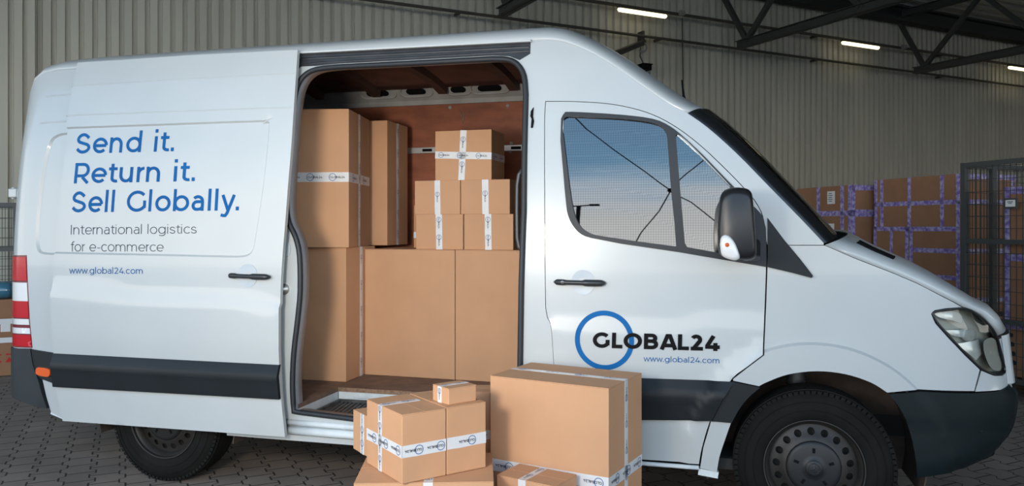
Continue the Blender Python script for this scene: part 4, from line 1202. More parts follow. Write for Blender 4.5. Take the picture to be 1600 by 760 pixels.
def build_wheel(c, label, r=.352, steer=0.0):
    w = bpy.data.objects.new('wheel', None); COL.objects.link(w); w.parent = VAN; w.location = c
    O = Vector((0, 0, 0))
    # tyre; y = 0 is the outer face, y grows into the van
    prof = [(.208, .015), (.222, .004), (.250, -.004), (.285, -.003), (.312, .006), (.330, .018), (.341, .030)]
    prof = [(a * r / .352, b) for a, b in prof]
    tread = []
    k = r / .352
    for y0, y1 in ((.034, .066), (.072, .104), (.110, .142), (.148, .180)):
        tread += [(.340 * k, y0 - .003), (.352 * k, y0), (.352 * k, y1), (.340 * k, y1 + .003)]
    prof += tread + [(.338 * k, .19), (.31 * k, .208), (.26 * k, .214), (.208 * k, .20), (.205 * k, .10), (.208 * k, .015)]
    mb = MB().lathe(prof, O, 96)
    for i in range(84):                                    # shoulder blocks
        a = 2 * math.pi * i / 84
        d = Vector((math.sin(a), 0, math.cos(a))); t = Vector((math.cos(a), 0, -math.sin(a)))
        mb.box(d * (.3385 * k) + Vector((0, .027, 0)), (.018, .024, .016), (t, Vector((0, 1, 0)), d))
    for rr in (.262, .30):
        mb.tube([(rr * k * math.sin(a), -.0045 + (.004 if rr > .28 else 0), rr * k * math.cos(a)) for a in np.linspace(0, 2 * math.pi, 73)[:-1]], .0022, 5, True)
    t = mb.build('tire', 'tire', w, True)
    es = t.modifiers.new('e', 'EDGE_SPLIT'); es.split_angle = math.radians(35)
    # rim flange and well
    mb = MB().lathe([(.212, .004), (.218, .000), (.216, .010), (.206, .018), (.196, .030), (.190, .046), (.192, .10), (.198, .17)], O, 72)
    rim = mb.build('rim', 'rim_steel', w, True)
    # wheel disc with a ring of vent holes
    N = 17; ro = .1585
    def circ(R, n=48): return [(R * math.cos(a), R * math.sin(a)) for a in np.linspace(0, 2 * math.pi, n + 1)[:-1]]
    holes = []
    for i in range(N):
        a = 2 * math.pi * (i + .4) / N; cx_, cz_ = ro * math.cos(a), ro * math.sin(a)
        holes.append([(cx_ + .0165 * math.cos(b), cz_ + .0165 * math.sin(b)) for b in np.linspace(0, 2 * math.pi, 13)[:-1]])
    def yd(X, Z):
        q = np.hypot(X, Z)
        return np.interp(q, [.09, .125, .137, .158, .185, .195], [.018, .022, .030, .042, .052, .055])
    panel('rim_disc', circ(.194, 64), yd, 'rim_steel', rim, holes=holes + [circ(.06, 24)], step=.016, thick=.006)
    mb = MB().lathe([(0, .085), (.197, .085)], O, 40); mb.build('brake_disc', 'underbody', rim)
    # hub cap with five dimples and a three-armed emblem
    hc = MB().lathe([(0, -.004), (.030, -.004), (.035, -.001), (.040, .004), (.060, .006), (.100, .010), (.114, .014), (.120, .022), (.121, .03)], O, 64).build('hub_cap', 'hub_plastic', w, True)
    for i in range(5):
        a = 2 * math.pi * i / 5; d = Vector((math.sin(a), 0, math.cos(a))); tt = Vector((math.cos(a), 0, -math.sin(a)))
        mb = MB(); mb.box(d * .078 + Vector((0, .0075, 0)), (.012, .004, .022), (tt, Vector((0, 1, 0)), d)); mb.build('hub_slot', 'gap_black', hc)
    mb = MB().tube([(.024 * math.sin(a), -.0045, .024 * math.cos(a)) for a in np.linspace(0, 2 * math.pi, 33)[:-1]], .0018, 6, True)
    for i in range(3):
        a = 2 * math.pi * i / 3 + .3
        mb.add([(.024 * math.sin(a), -.005, .024 * math.cos(a)), (.004 * math.sin(a + 1.05), -.006, .004 * math.cos(a + 1.05)), (0, -.008, 0), (.004 * math.sin(a - 1.05), -.006, .004 * math.cos(a - 1.05))], [(0, 1, 2), (0, 2, 3)])
    mb.build('hub_emblem', 'hub_plastic', hc)
    return w
def wheel_copy(w, loc, flip):
    c = w.copy(); COL.objects.link(c); c.location = loc; c.rotation_euler = (0, 0, math.pi if flip else 0)
    for ch in list(w.children):
        k = ch.copy(); COL.objects.link(k); k.parent = c
        for g in ch.children:
            q = g.copy(); COL.objects.link(q); q.parent = k
    return c
FW = build_wheel(Vector((WF.x, .03, .350)), 'front')
wheel_copy(FW, Vector((WR.x, .03, .350)), False)
wheel_copy(FW, Vector((WF.x, W - .03, .350)), True)
wheel_copy(FW, Vector((WR.x, W - .065, .350)), True)

def arch_liner(c, r, y0, y1):
    vs = []; n = 22
    for i in range(n + 1):
        a = math.radians(-15 + 210 * i / n)
        for y in (y0, y1): vs.append((c.x + r * math.cos(a), y, .36 + r * math.sin(a)))
    mb = MB().add(vs, [(2 * i, 2 * i + 1, 2 * i + 3, 2 * i + 2) for i in range(n)])
    mb.add([(c.x + r * math.cos(math.radians(-15 + 210 * i / n)), y1, .36 + r * math.sin(math.radians(-15 + 210 * i / n))) for i in range(n + 1)], [tuple(range(n + 1))])
    o = mb.build('arch_liner', 'arch_liner', VAN, True); s = o.modifiers.new('d', 'SOLIDIFY'); s.thickness = .006
    es = o.modifiers.new('e', 'EDGE_SPLIT')
for c in (WF, WR):
    arch_liner(c, .485 if c is WF else .455, .13 if c is WF else .05, .54)
    arch_liner(c, .50 if c is WF else .46, W - .54, W - .13)
def strut():
    mb = MB(); x = WF.x - .05
    prof = []
    for k in range(12): prof += [(.050, k * .016), (.040, k * .016 + .008)]
    base = Vector((x, .34, .62))
    n = 20
    vs = [base + Vector((rr * math.cos(2 * math.pi * j / n), rr * math.sin(2 * math.pi * j / n), z)) for rr, z in prof for j in range(n)]
    mb.add(vs, [(i * n + j, i * n + (j + 1) % n, (i + 1) * n + (j + 1) % n, (i + 1) * n + j) for i in range(len(prof) - 1) for j in range(n)])
    mb.tube([base + Vector((0, 0, -.3)), base], .03, 12)
    mb.build('suspension_strut', 'dark_metal', VAN, True)
strut()

def build_mirror():
    Y0 = -.245
    out = spline([(1122, 330), (1125, 308), (1132, 297), (1145, 292.5), (1163, 293), (1173, 298), (1177, 310), (1180, 345), (1183, 385), (1182, 402), (1170, 408), (1150, 407), (1130, 402), (1122, 392), (1119.5, 365)], 4, True)
    P = [at_y(a, b, Y0) for a, b in out]
    c = sum(P, Vector()) / len(P)
    n = len(P); vs = []
    layers = [(-.02, .86), (-.06, .97), (-.12, 1.0), (-.20, 1.0), (-.235, .97), (-.255, .90), (-.265, .78)]
    for y, s in layers:
        for p in P: vs.append((c.x + (p.x - c.x) * s, y, c.z + (p.z - c.z) * s))
    fs = [(i * n + k, (i + 1) * n + k, (i + 1) * n + (k + 1) % n, i * n + (k + 1) % n) for i in range(len(layers) - 1) for k in range(n)]
    fs += [tuple(range(n)), tuple(reversed(range((len(layers) - 1) * n, len(layers) * n)))]
    m = MB().add(vs, fs).build('door_mirror', 'mirror_black', CABDOOR, True)
    es = m.modifiers.new('e', 'EDGE_SPLIT'); es.split_angle = math.radians(50)
    # arm to the door
    a = at_y(1178, 400, -.05); b = on(1192, 405) 
    mb = MB(); mb.bar((c.x + .04, -.06, c.z - .12), (c.x + .09, .07, c.z - .12), .07, .10); mb.build('mirror_arm', 'mirror_black', CABDOOR, bevel=.02)
    # indicator lens on the outer lower corner
    q = spline([(1126, 372), (1131, 367), (1139, 368.5), (1147, 377), (1153, 390), (1156, 402), (1150, 407), (1138, 405), (1128, 399), (1125, 385)], 3, True)
    Q = [at_y(u, v, -.25) for u, v in q]; cq = sum(Q, Vector()) / len(Q); n = len(Q); vs = []
    for y, s in ((-.18, 1.0), (-.262, 1.0), (-.275, .88), (-.280, .7)):
        for p in Q: vs.append((cq.x + (p.x - cq.x) * s, y, cq.z + (p.z - cq.z) * s))
    fs = [(i * n + k, (i + 1) * n + k, (i + 1) * n + (k + 1) % n, i * n + (k + 1) % n) for i in range(3) for k in range(n)] + [tuple(range(3 * n, 4 * n))]
    MB().add(vs, fs).build('indicator_lens', 'clear_lens', CABDOOR, True)
    b = at_y(1136, 383, -.285); mb = MB().lathe([(0, -.006), (.008, -.004), (.010, .012)], b, 14); mb.build('indicator_bulb', 'orange_lens', CABDOOR, True)
    # silver foot under the housing
    f0, f1 = at_y(1150, 405, -.2), at_y(1180, 403, -.1)
    mb = MB(); mb.bar(f0, f1, .06, .022); mb.build('mirror_foot', 'dark_metal', CABDOOR, bevel=.008)
build_mirror()

def build_antenna():
    b = at_y(1071, 163, .85); mb = MB()
    mb.tube([b + Vector((.03, 0, -.06)), b + Vector((0, 0, -.01)), b + Vector((-.01, 0, .05)), b + Vector((-.02, 0, .14))], [.022, .016, .007, .004], 8)
    mb.build('antenna', 'gap_black', VAN, True)
build_antenna()

# ================================================================ cartons
def logo_strip(length, h, n, flip):
    """printed mark repeated along a tape: list of (verts, faces, ink)"""
    v, f, w = text2d('GLOBAL24', .19)
    rg, rf = ring2d(.86, 1.0, 20)
    out = []
    cap = h * .22
    for i in range(n):
        x0 = length * (i + .5) / n
        R = h * .40
        tw = w * cap
        for vv, ff, ink in ((rg * R + np.array((-tw * .33, 0)), rf, 'blue_print'), (v * cap + np.array((-tw * .5, -cap * .5)), f, 'black_print')):
            p = vv.copy()
            if flip: p = -p
            p[:, 0] += x0
            if p[:, 0].min() < 0 or p[:, 0].max() > length: continue
            out.append((p, ff, ink))
    return out

def carton(label, A, B, C, z0, z1, tapes=(), group='cardboard cartons in the van', m='cardboard', cat='box', tape_m='tape', flaps=True, name='carton'):
    """A, B: ends of the front edge, C: a point on the side edge leaving A; tapes = list of tapes, each a list of strips (face, (u0,v0), (u1,v1), width, prints, flip)"""
    A, B, C = [Vector((p[0], p[1], 0)) for p in (A, B, C)]
    ex = (B - A); L = ex.length; ex.normalize(); ey = Vector((-ex.y, ex.x, 0))
    Wd = (C - A).dot(ey); H = z1 - z0
    cen = A + ex * (L / 2) + ey * (Wd / 2)
    t = thing(name, label, cat, (cen.x, cen.y, z0), math.atan2(ex.y, ex.x), group)
    hl, hw = L / 2, Wd / 2
    th = .0035 if flaps else 0
    mb = MB(); mb.box((0, 0, (H - th) / 2), (L, Wd, H - th)); mb.build('carton_body', m, t, bevel=.003)
    if flaps:
        for s in (-1, 1):
            mb = MB()
            if L >= Wd: mb.box((0, s * (hw / 2 + .0006), H - th / 2 + .0003), (L - .001, hw - .0018, th))
            else: mb.box((s * (hl / 2 + .0006), 0, H - th / 2 + .0003), (hl - .0018, Wd - .001, th))
            mb.build('top_flap', m, t)
    faces = {'AB': (Vector((-hl, -hw, 0)), Vector((1, 0, 0)), Vector((0, 0, 1)), L, H), 'AC': (Vector((-hl, hw, 0)), Vector((0, -1, 0)), Vector((0, 0, 1)), Wd, H),
             'BD': (Vector((hl, -hw, 0)), Vector((0, 1, 0)), Vector((0, 0, 1)), Wd, H), 'CD': (Vector((hl, hw, 0)), Vector((-1, 0, 0)), Vector((0, 0, 1)), L, H),
             'T': (Vector((-hl, -hw, H + .0004)), Vector((1, 0, 0)), Vector((0, 1, 0)), L, Wd)}
    for tp in tapes:
        mb = MB(); prints = {}
        for face, p0, p1, w, n, flip in tp:
            o, U, V, lu, lv = faces[face]; Nn = U.cross(V)
            if abs(p0[0] - p1[0]) < .02 and lu > w: cu = lambda c: min(max(c, w / 2 / lu + .001), 1 - w / 2 / lu - .001); p0, p1 = (cu(p0[0]), p0[1]), (cu(p1[0]), p1[1])
            if abs(p0[1] - p1[1]) < .06 and lv > w: cv = lambda c: min(max(c, w / 2 / lv + .001), 1 - w / 2 / lv - .001); p0, p1 = (p0[0], cv(p0[1])), (p1[0], cv(p1[1]))
            a = o + U * (p0[0] * lu) + V * (p0[1] * lv); b = o + U * (p1[0] * lu) + V * (p1[1] * lv)
            d = b - a; ln = d.length; d.normalize(); s = Nn.cross(d)
            q = a + d * (ln / 2) + Nn * .0006
            # slightly wavy edges, as tape goes on by hand
            k = max(2, int(ln / .05)); vs = []
            for i in range(k + 1):
                c = a + d * (ln * i / k); j = [random.uniform(-.0012, .0012) for _ in range(2)]
                vs += [c + s * (-w / 2 + j[0]) + Nn * .0010, c + s * (w / 2 + j[1]) + Nn * .0010, c + s * (w / 2) , c - s * (w / 2)]
            mb.add(vs, [f for i in range(k) for f in ((i * 4, i * 4 + 4, i * 4 + 5, i * 4 + 1), (i * 4 + 1, i * 4 + 5, i * 4 + 6, i * 4 + 2), (i * 4 + 3, i * 4 + 7, i * 4 + 4, i * 4))])
            if n:
                for vv, ff, ink in logo_strip(ln, w, n, flip):
                    pm = prints.setdefault(ink, MB())
                    pm.add([a + d * x + s * y + Nn * (.0020 if ink == 'blue_print' else .0024) for x, y in vv], ff)
        to = mb.build('packing_tape', tape_m, t)
        for ink, pm in prints.items():
            po = mesh('tape_print', pm.v, pm.f, ink, to)
    return t

def fit_box(z, **obs):
    """ground plan of a rectangular carton whose top corners A, B, C, D (C behind A, D behind B) are seen at these image points"""
    def corners(q):
        x, y, th, L, Wd = q
        ex = np.array((math.cos(th), math.sin(th))); ey = np.array((-ex[1], ex[0])); A = np.array((x, y))
        return dict(A=A, B=A + ex * L, C=A + ey * Wd, D=A + ex * L + ey * Wd)
    def res(q):
        c = corners(q); out = []
        for k, (px, py) in obs.items():
            d = Vector((c[k][0], c[k][1], z)) - CAM; dep = d.dot(F_)
            out += [CX + F_PX * d.dot(R_) / dep - px, HORIZON - F_PX * d.z / dep - py]
        return np.array(out)
    a, b = at_z(*obs['A'], z), at_z(*obs['B'], z); o = at_z(*(obs.get('C') or obs['D']), z)
    w = (o - (a if 'C' in obs else b)).length
    q = np.array((a.x, a.y, math.atan2(b.y - a.y, b.x - a.x), (b - a).length, w))
    for _ in range(25):
        r = res(q); J = np.zeros((len(r), 5))
        for i in range(5):
            e = np.zeros(5); e[i] = 1e-5; J[:, i] = (res(q + e) - r) / 1e-5
        q = q - np.linalg.lstsq(J.T @ J + np.eye(5) * 1e-3, J.T @ r, rcond=None)[0]
    c = corners(q)
    return {k: Vector((v[0], v[1], 0)) for k, v in c.items()}

def build_ground_boxes():
    G = 'cardboard cartons stacked outside the van'
    # large carton, standing free
    z = .784
    c = fit_box(z, A=(765.8, 589), B=(950, 603.4), D=(1004.7, 582.4), C=(829.7, 570.5))
    carton('largest carton on the ground, taped round its middle, before the cab door', c['A'], c['B'], c['C'], 0, z,
           [[('T', (0, .52), (1, .52), .036, 4, False), ('BD', (.5, 1), (.5, 0), .036, 7, True)],
            [('AB', (0, .505), (1, .505), .052, 4, True), ('BD', (0, .505), (1, .505), .052, 3, True)]], G)
    # lower carton under the stack
    zd = .456
    c = fit_box(zd, A=(551.5, 757.5), B=(771.5, 751), C=(573, 717))
    ey = (c['C'] - c['A']).normalized()
    carton('broad low carton carrying the small taped stack, cut by the bottom edge', c['A'], c['B'], c['A'] + ey * .385, 0, zd,
           [[('AB', (.53, 1), (.53, .0), .036, 3, False), ('T', (.53, 0), (.53, .55), .036, 2, False)]], G)
    # twin cartons side by side on it
    zb, zt = zd + .002, .722
    c = fit_box(zt, A=(628.2, 648.2), B=(759.2, 629.7), C=(572.9, 624.5))
    Fp, Rp, Lp = c['A'], c['B'], c['C']
    e = (Rp - Fp).normalized(); n = Vector((-e.y, e.x, 0)); Wd = (Lp - Fp).length
    mid = along(Fp, e, 697.6)
    carton('left one of the two cartons joined by one tape, under the tiny carton', Fp, mid - e * .002, Lp, zb, zt,
           [[('AB', (0, .46), (1, .46), .046, 2, True), ('AC', (0, .46), (1, .46), .046, 3, True)],
            [('AC', (.40, 1), (.40, 0), .034, 4, False), ('T', (0, .60), (.9, .60), .034, 2, False)]], G, tape_m='tape_matte')
    carton('right one of the two cartons joined by one tape, under the tiny carton', mid + e * .002, Rp, mid + e * .002 + n * Wd * .98, zb, zt + .002,
           [[('AB', (0, .46), (1, .46), .046, 1, True), ('BD', (0, .46), (1, .46), .046, 2, True)]], G, tape_m='tape_matte')
    # small carton behind the left one
    zt2 = .631
    P0 = at_z(551.8, 640.3, zt2); P0 = Vector((P0.x, P0.y, 0))
    gap = max(0, .006 - (P0 - n * .20 - Lp).dot(n)) if (P0 - n * .20 - Lp).dot(n) < .006 else 0
    A = P0 - n * (.20 - gap)
    carton('small carton peeping out at the left behind the taped pair', A, A + e * .24, P0, zb, zt2, [[('AC', (.5, 1), (.5, 0), .036, 3, False)]], G, tape_m='tape_matte')
    # tiny carton on top
    z0 = zt + .0025; z1 = z0 + .0655
    c = fit_box(z1, A=(701, 607.9), B=(744, 601.6), C=(676, 600.8))
    carton('tiny carton resting on top of the taped pair', c['A'], c['B'], c['C'], z0, z1, [[('AC', (.45, 1), (.45, 0), .028, 1, False), ('T', (0, .55), (1, .55), .024, 2, False)]], G, tape_m='tape_matte')
    # carton between stack and van
    z = .692
    a = at_z(704, 612.5, z); b = at_z(766, 612.5, z)
    a = Vector((a.x, a.y, 0)); b = Vector((b.x, b.y, 0)); ex = (b - a).normalized(); ey = Vector((-ex.y, ex.x, 0))
    carton('carton behind the tiny carton, close to the van sill', a, b, a + ey * .15, 0, z, [[('AB', (0, .72), (1, .72), .04, 2, False)]], G)
    # low carton before the large one
    z = .425
    c = fit_box(z, A=(773.5, 741.6), B=(869, 758.7), D=(900.3, 741.6), C=(814, 728.4))
    carton('low carton with a taped top in front of the largest carton', c['A'], c['B'], c['C'], 0, z,
           [[('T', (.44, 1), (.44, 0), .034, 2, False), ('AB', (.44, 1), (.44, 0), .034, 3, False)]], G)
build_ground_boxes()

def build_cargo():
    FZ = .485
    G = 'cartons loaded in the van'
    K = dict(m='cardboard', tape_m='tape')
    g = lambda px, py, z: Vector((*at_z(px, py, z)[:2], 0))
    exv = Vector((1, 0, 0)); eyv = Vector((0, 1, 0))
    # lower left column
    fr = g(540.5, 597.5, FZ); zt = z_at(fr, 387)
    br = along(fr, eyv, 563)
    dep = .42
    A = fr - exv * .31
    carton('tall lower carton at the left of the cargo opening', A, fr, A + eyv * dep, FZ, zt, [[('BD', (.5, 1), (.5, 0), .036, 5, False)]], G, flaps=False)
    ztl = zt
    # upper left carton, a little proud
    q = along(fr + Vector((0, -.02, 0)), exv, 545); z1 = z_at(q, 170)
    d = direction_to(880)
    ex = Vector((d.y, -d.x, 0))
    bk = along(q, d, 577); dp = (bk - q).length
    A = q - ex * .56
    carton('big upper carton with a white band, stacked at the left of the opening', A, q, A + d * max(dp, .3), ztl, z1,
           [[('AB', (0, .508), (1, .508), .058, 4, False), ('BD', (0, .508), (1, .508), .058, 2, False)], [('BD', (.5, 1), (.5, 0), .04, 6, False)]], G, flaps=False)
    # floor cartons in the middle
    kl, kr = g(570, 585.5, FZ), g(711, 594, FZ)
    ex = (kr - kl).normalized(); ey = Vector((-ex.y, ex.x, 0))
    zk = z_at(kl, 389.5)
    carton('large plain carton standing on the cargo floor in the middle', kl, kr - ex * .002, kl + ey * .60, FZ, zk, [], G, flaps=True)
    l2 = kr + ex * .002; r2 = along(l2, ex, 813)
    ex2 = (r2 - l2).normalized()
    carton('large plain carton standing on the cargo floor at the right edge of the opening', l2, r2, l2 + ey * .60, FZ, zk, [], G, flaps=True)
    # carton behind the tall left one
    q = fr + eyv * .56; q = along(q, exv, 605); z1 = z_at(q, 188)
    bk = along(q, eyv, 637)
    A = q - exv * .36
    carton('tall narrow carton standing behind the big upper left carton', A, q, A + eyv * min(.46, max(.2, (bk - q).length)), max(zk, ztl), z1, [[('BD', (.5, 1), (.5, 0), .036, 6, False)]], G, flaps=False)
    # small cartons on the middle ones
    zb = zk + .0005
    base = kl + ey * .05
    a1 = along(base, ex, 650); b1 = along(base, ex, 723.5); c1 = along(base, ex, 725); d1 = along(base, ex, 802)
    z1 = z_at(b1, 335)
    fl = dict(flaps=True)
    T = lambda u, w=.042, n=0: [[('AB', (u, 1), (u + .01, 0), w, n, False)]]
    carton('bottom left of the four small cartons stacked two by two', a1, b1, a1 + ey * .30, zb, z1, T(.49, .042, 2), G, flaps=False)
    carton('bottom right of the four small cartons stacked two by two', c1, d1, c1 + ey * .30, zb, z1, T(.49, .042, 2), G, flaps=False)
    base2 = base + ey * .005
    a2 = along(base2, ex, 648); b2 = along(base2, ex, 719); c2 = along(base2, ex, 720); d2 = along(base2, ex, 796.5)
    z2 = z_at(b2, 281.5)
    carton('top left of the four small cartons stacked two by two', a2, b2, a2 + ey * .30, z1, z2, T(.50, .038, 1), G, flaps=False)
    carton('top right of the four small cartons stacked two by two', c2, d2, c2 + ey * .30, z1, z2, T(.50, .042, 1), G, flaps=False)
    base3 = base + ey * .02
    a3 = along(base3, ex, 680); b3 = along(base3, ex, 768)
    z3 = z_at(b3, 202)
    dd = direction_to(1250)
    e3 = (b3 - a3).normalized(); n3 = Vector((-e3.y, e3.x, 0))
    carton('carton with a white cross of tape, crowning the small stack', a3, b3, a3 + n3 * .27, z2, z3,
           [[('AB', (0, .52), (1, .47), .044, 3, False), ('BD', (0, .47), (1, .47), .044, 2, False)], [('AB', (.51, 1), (.47, 0), .042, 2, False)]], G, flaps=False)
    # sliver of another carton behind the small stack
    s0 = along(base + ey * .34, ex, 646.5); s1 = s0 + ex * .2
    carton('carton half hidden behind the left side of the small stack', s0, s1, s0 + ey * .2, zb, z_at(s0, 321), [[('AB', (0, .3), (1, .3), .04, 1, False)]], G, flaps=False)
build_cargo()

# ================================================================ things at the back of the hall
def purple_carton(label, A, d1, L, d2, Wd, z0, z1, tapes, group, papers=()):
    """A nearest bottom corner; d1 along the left-hand face going away, d2 along the right-hand face"""
    # front edge runs from the far left corner to A
    P = A + d1 * L
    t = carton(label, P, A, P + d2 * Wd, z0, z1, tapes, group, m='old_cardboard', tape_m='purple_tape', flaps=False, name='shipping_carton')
    hl, hw, H = L / 2, (A + d2 * Wd - A).dot(Vector((-(A - P).normalized().y, (A - P).normalized().x, 0))) / 2, z1 - z0
    for u, v, w, h in papers:
        mb = MB(); mb.box((-hl + u * L, -hw - .0022, v * H), (w, .002, h)); lb = mb.build('paper_label', 'paper', t)
        mb = MB()
        for k in range(5): mb.box((-hl + u * L - w * .1, -hw - .0036, v * H + h * (.32 - .15 * k)), (w * (.6 if k % 2 else .45), .0006, h * .05))
        mb.build('label_print', 'black_print', lb)
    return t
def pt(cols, rows, w=.046):
    out = []
    for u in cols: out.append(('AB', (u, 1), (u, 0), w, 0, False))
    for v in rows: out.append(('AB', (0, v), (1, v), w, 0, False))
    return out
def build_back_stacks():
    G = 'purple-taped cartons at the back wall'
    d2 = HU
    # right stack: corner seen at column 1500
    dep = 7.0
    A = at_depth(1500, 400, dep); A.z = 0
    d1 = direction_to(400); far = along(A, d1, 1366); L = (far - A).dot(d1)
    dn = Vector((-(-d1).y, (-d1).x, 0))
    zs = [z_at(A, y) for y in (271.5, 354.5, 432, 509)]
    z_p = .13
    names = ('top', 'second', 'third')
    purple_carton('wide purple-taped carton on top of the right-hand stack, beside the cage', A, d1, L, dn, .75, zs[1] + .001, zs[0],
                  [pt((.01, .10, .44, .81, .985), (.47,)) + [('BD', (0, .47), (1, .47), .046, 0, False), ('BD', (.06, 1), (.06, 0), .046, 0, False), ('BD', (.94, 1), (.94, 0), .046, 0, False), ('BD', (0, .97), (1, .97), .05, 0, False)]], G)
    h = L * .56
    A1 = A; A2 = A + d1 * (h + .01)
    for i, (za, zb) in enumerate(((zs[2] + .001, zs[1]), (zs[3] + .001, zs[2]), (z_p, zs[3]))):
        row = ('second row', 'third row', 'lowest row')[i]
        purple_carton('purple-taped carton by the cage, %s of right-hand stack' % row, A1, d1, h, dn, .75, za, zb, [pt((.01, .985), (.5, .97)) + [('BD', (.1, 1), (.1, 0), .046, 0, False), ('BD', (0, .5), (1, .5), .046, 0, False)]], G)
        purple_carton('purple-taped carton away from the cage, %s of right-hand stack' % row, A2, d1, L - h, dn, .75, za, zb, [pt((.01, .52, .97), (.98,))], G)
    pallet('wooden pallet under the right-hand stack of purple-taped cartons', A, d1, L, dn, .75, z_p)
    # left stack
    dep = 8.0
    A = at_depth(1331, 400, dep); A.z = 0
    d1 = direction_to(430); far = along(A, d1, 1232); L = (far - A).dot(d1)
    dn = Vector((d1.y, -d1.x, 0))
    zs = [z_at(A, y) for y in (289, 381, 470)]
    purple_carton('purple-taped carton with two white labels, right behind the windscreen', A, d1, L, dn, .62, zs[1] + .001, zs[0],
                  [pt((.12, .50, .86, .985), (.52,), .06) + [('BD', (0, .52), (1, .52), .08, 0, False), ('BD', (.03, 1), (.03, 0), .046, 0, False), ('BD', (0, .98), (1, .98), .06, 0, False)]], G, papers=((.70, .80, .13, .15), (.68, .23, .15, .15)))
    purple_carton('purple-taped carton below the one with two white labels', A, d1, L, dn, .62, zs[2] + .001, zs[1], [pt((.05, .96), (.97,)) + [('BD', (.9, 1), (.9, 0), .046, 0, False)]], G)
    purple_carton('lowest purple-taped carton under the stack with the white labels', A, d1, L, dn, .62, .13, zs[2], [pt((.05, .96), (.5,))], G)
    pallet('wooden pallet under the stack with the white labels', A, d1, L, dn, .62, .13)
def pallet(label, A, d1, L, dn, Wd, h):
    c = A + d1 * (L / 2) + dn * (Wd / 2)
    t = thing('pallet', label, 'pallet', c, 0, 'wooden pallets'); ax = (d1, dn, Vector((0, 0, 1)))
    n = 5
    for i in range(n):
        mb = MB(); mb.box(dn * (-Wd / 2 + .05 + i * (Wd - .1) / (n - 1)) + Vector((0, 0, h - .011)), (L, .095, .021), ax); mb.build('deck_board', 'wood_pallet', t)
    for i in range(3):
        mb = MB()
        for j in range(3): mb.box(d1 * (-L / 2 + .07 + i * (L - .14) / 2) + dn * (-Wd / 2 + .05 + j * (Wd - .1) / 2) + Vector((0, 0, (h - .021) / 2)), (.14, .10, h - .0225), ax)
        mb.build('bearer', 'wood_pallet', t)
build_back_stacks()

def roll_cage(label, A, d1, L, d2, Wd, z0, z1, bars, name='roll_cage', mesh_step=.055, skip_near=False):
    """wire cage: A = corner on the ground, d1/d2 the two sides"""
    t = thing(name, label, 'cage', A, 0)
    up = Vector((0, 0, 1))
    def post(p): 
        mb = MB(); mb.bar(p + up * z0, p + up * z1, .045, .045, d1); mb.build('post', 'cage_paint', t)
    for p in (Vector(), d1 * L, d2 * Wd, d1 * L + d2 * Wd, d2 * (Wd * .35)): post(p)
    for s, (p, d, ln) in {'a': (Vector(), d1, L), 'b': (Vector(), d2, Wd), 'c': (d2 * Wd, d1, L)}.items():
        mb = MB()
        for z in [z0 + .03, z1 - .02] + list(bars): mb.bar(p + up * z, p + d * ln + up * z, .035, .04)
        mb.build('side_rail', 'cage_paint', t)
        mb = MB()
        k = 0; x = mesh_step
        while x < ln - .02:
            q = p + d * x; mb.bar(q + up * (z0 + .03), q + up * (z1 - .02), .005, .005, d); x += mesh_step
        z = z0 + .13
        while z < z1 - .05:
            mb.bar(p + up * z, p + d * ln + up * z, .005, .005); z += .105
        w = mb.build('wire_mesh', 'cage_wire', t)
    mb = MB(); mb.box(d1 * (L / 2) + d2 * (Wd / 2) + up * (z0 + .02), (L, Wd, .03), (d1, d2, up)); mb.build('base', 'cage_paint', t)
    for p in (d1 * .08 + d2 * .08, d1 * (L - .08) + d2 * .08, d1 * .08 + d2 * (Wd - .08), d1 * (L - .08) + d2 * (Wd - .08)):
        mb = MB(); mb.lathe([(0, -.02), (.05, -.02), (.06, -.012), (.06, .012), (.05, .02), (0, .02)], p + up * .06, 16); mb.bar(p + up * .06, p + up * z0, .03, .05); mb.build('castor', 'cage_paint', t)
    return t
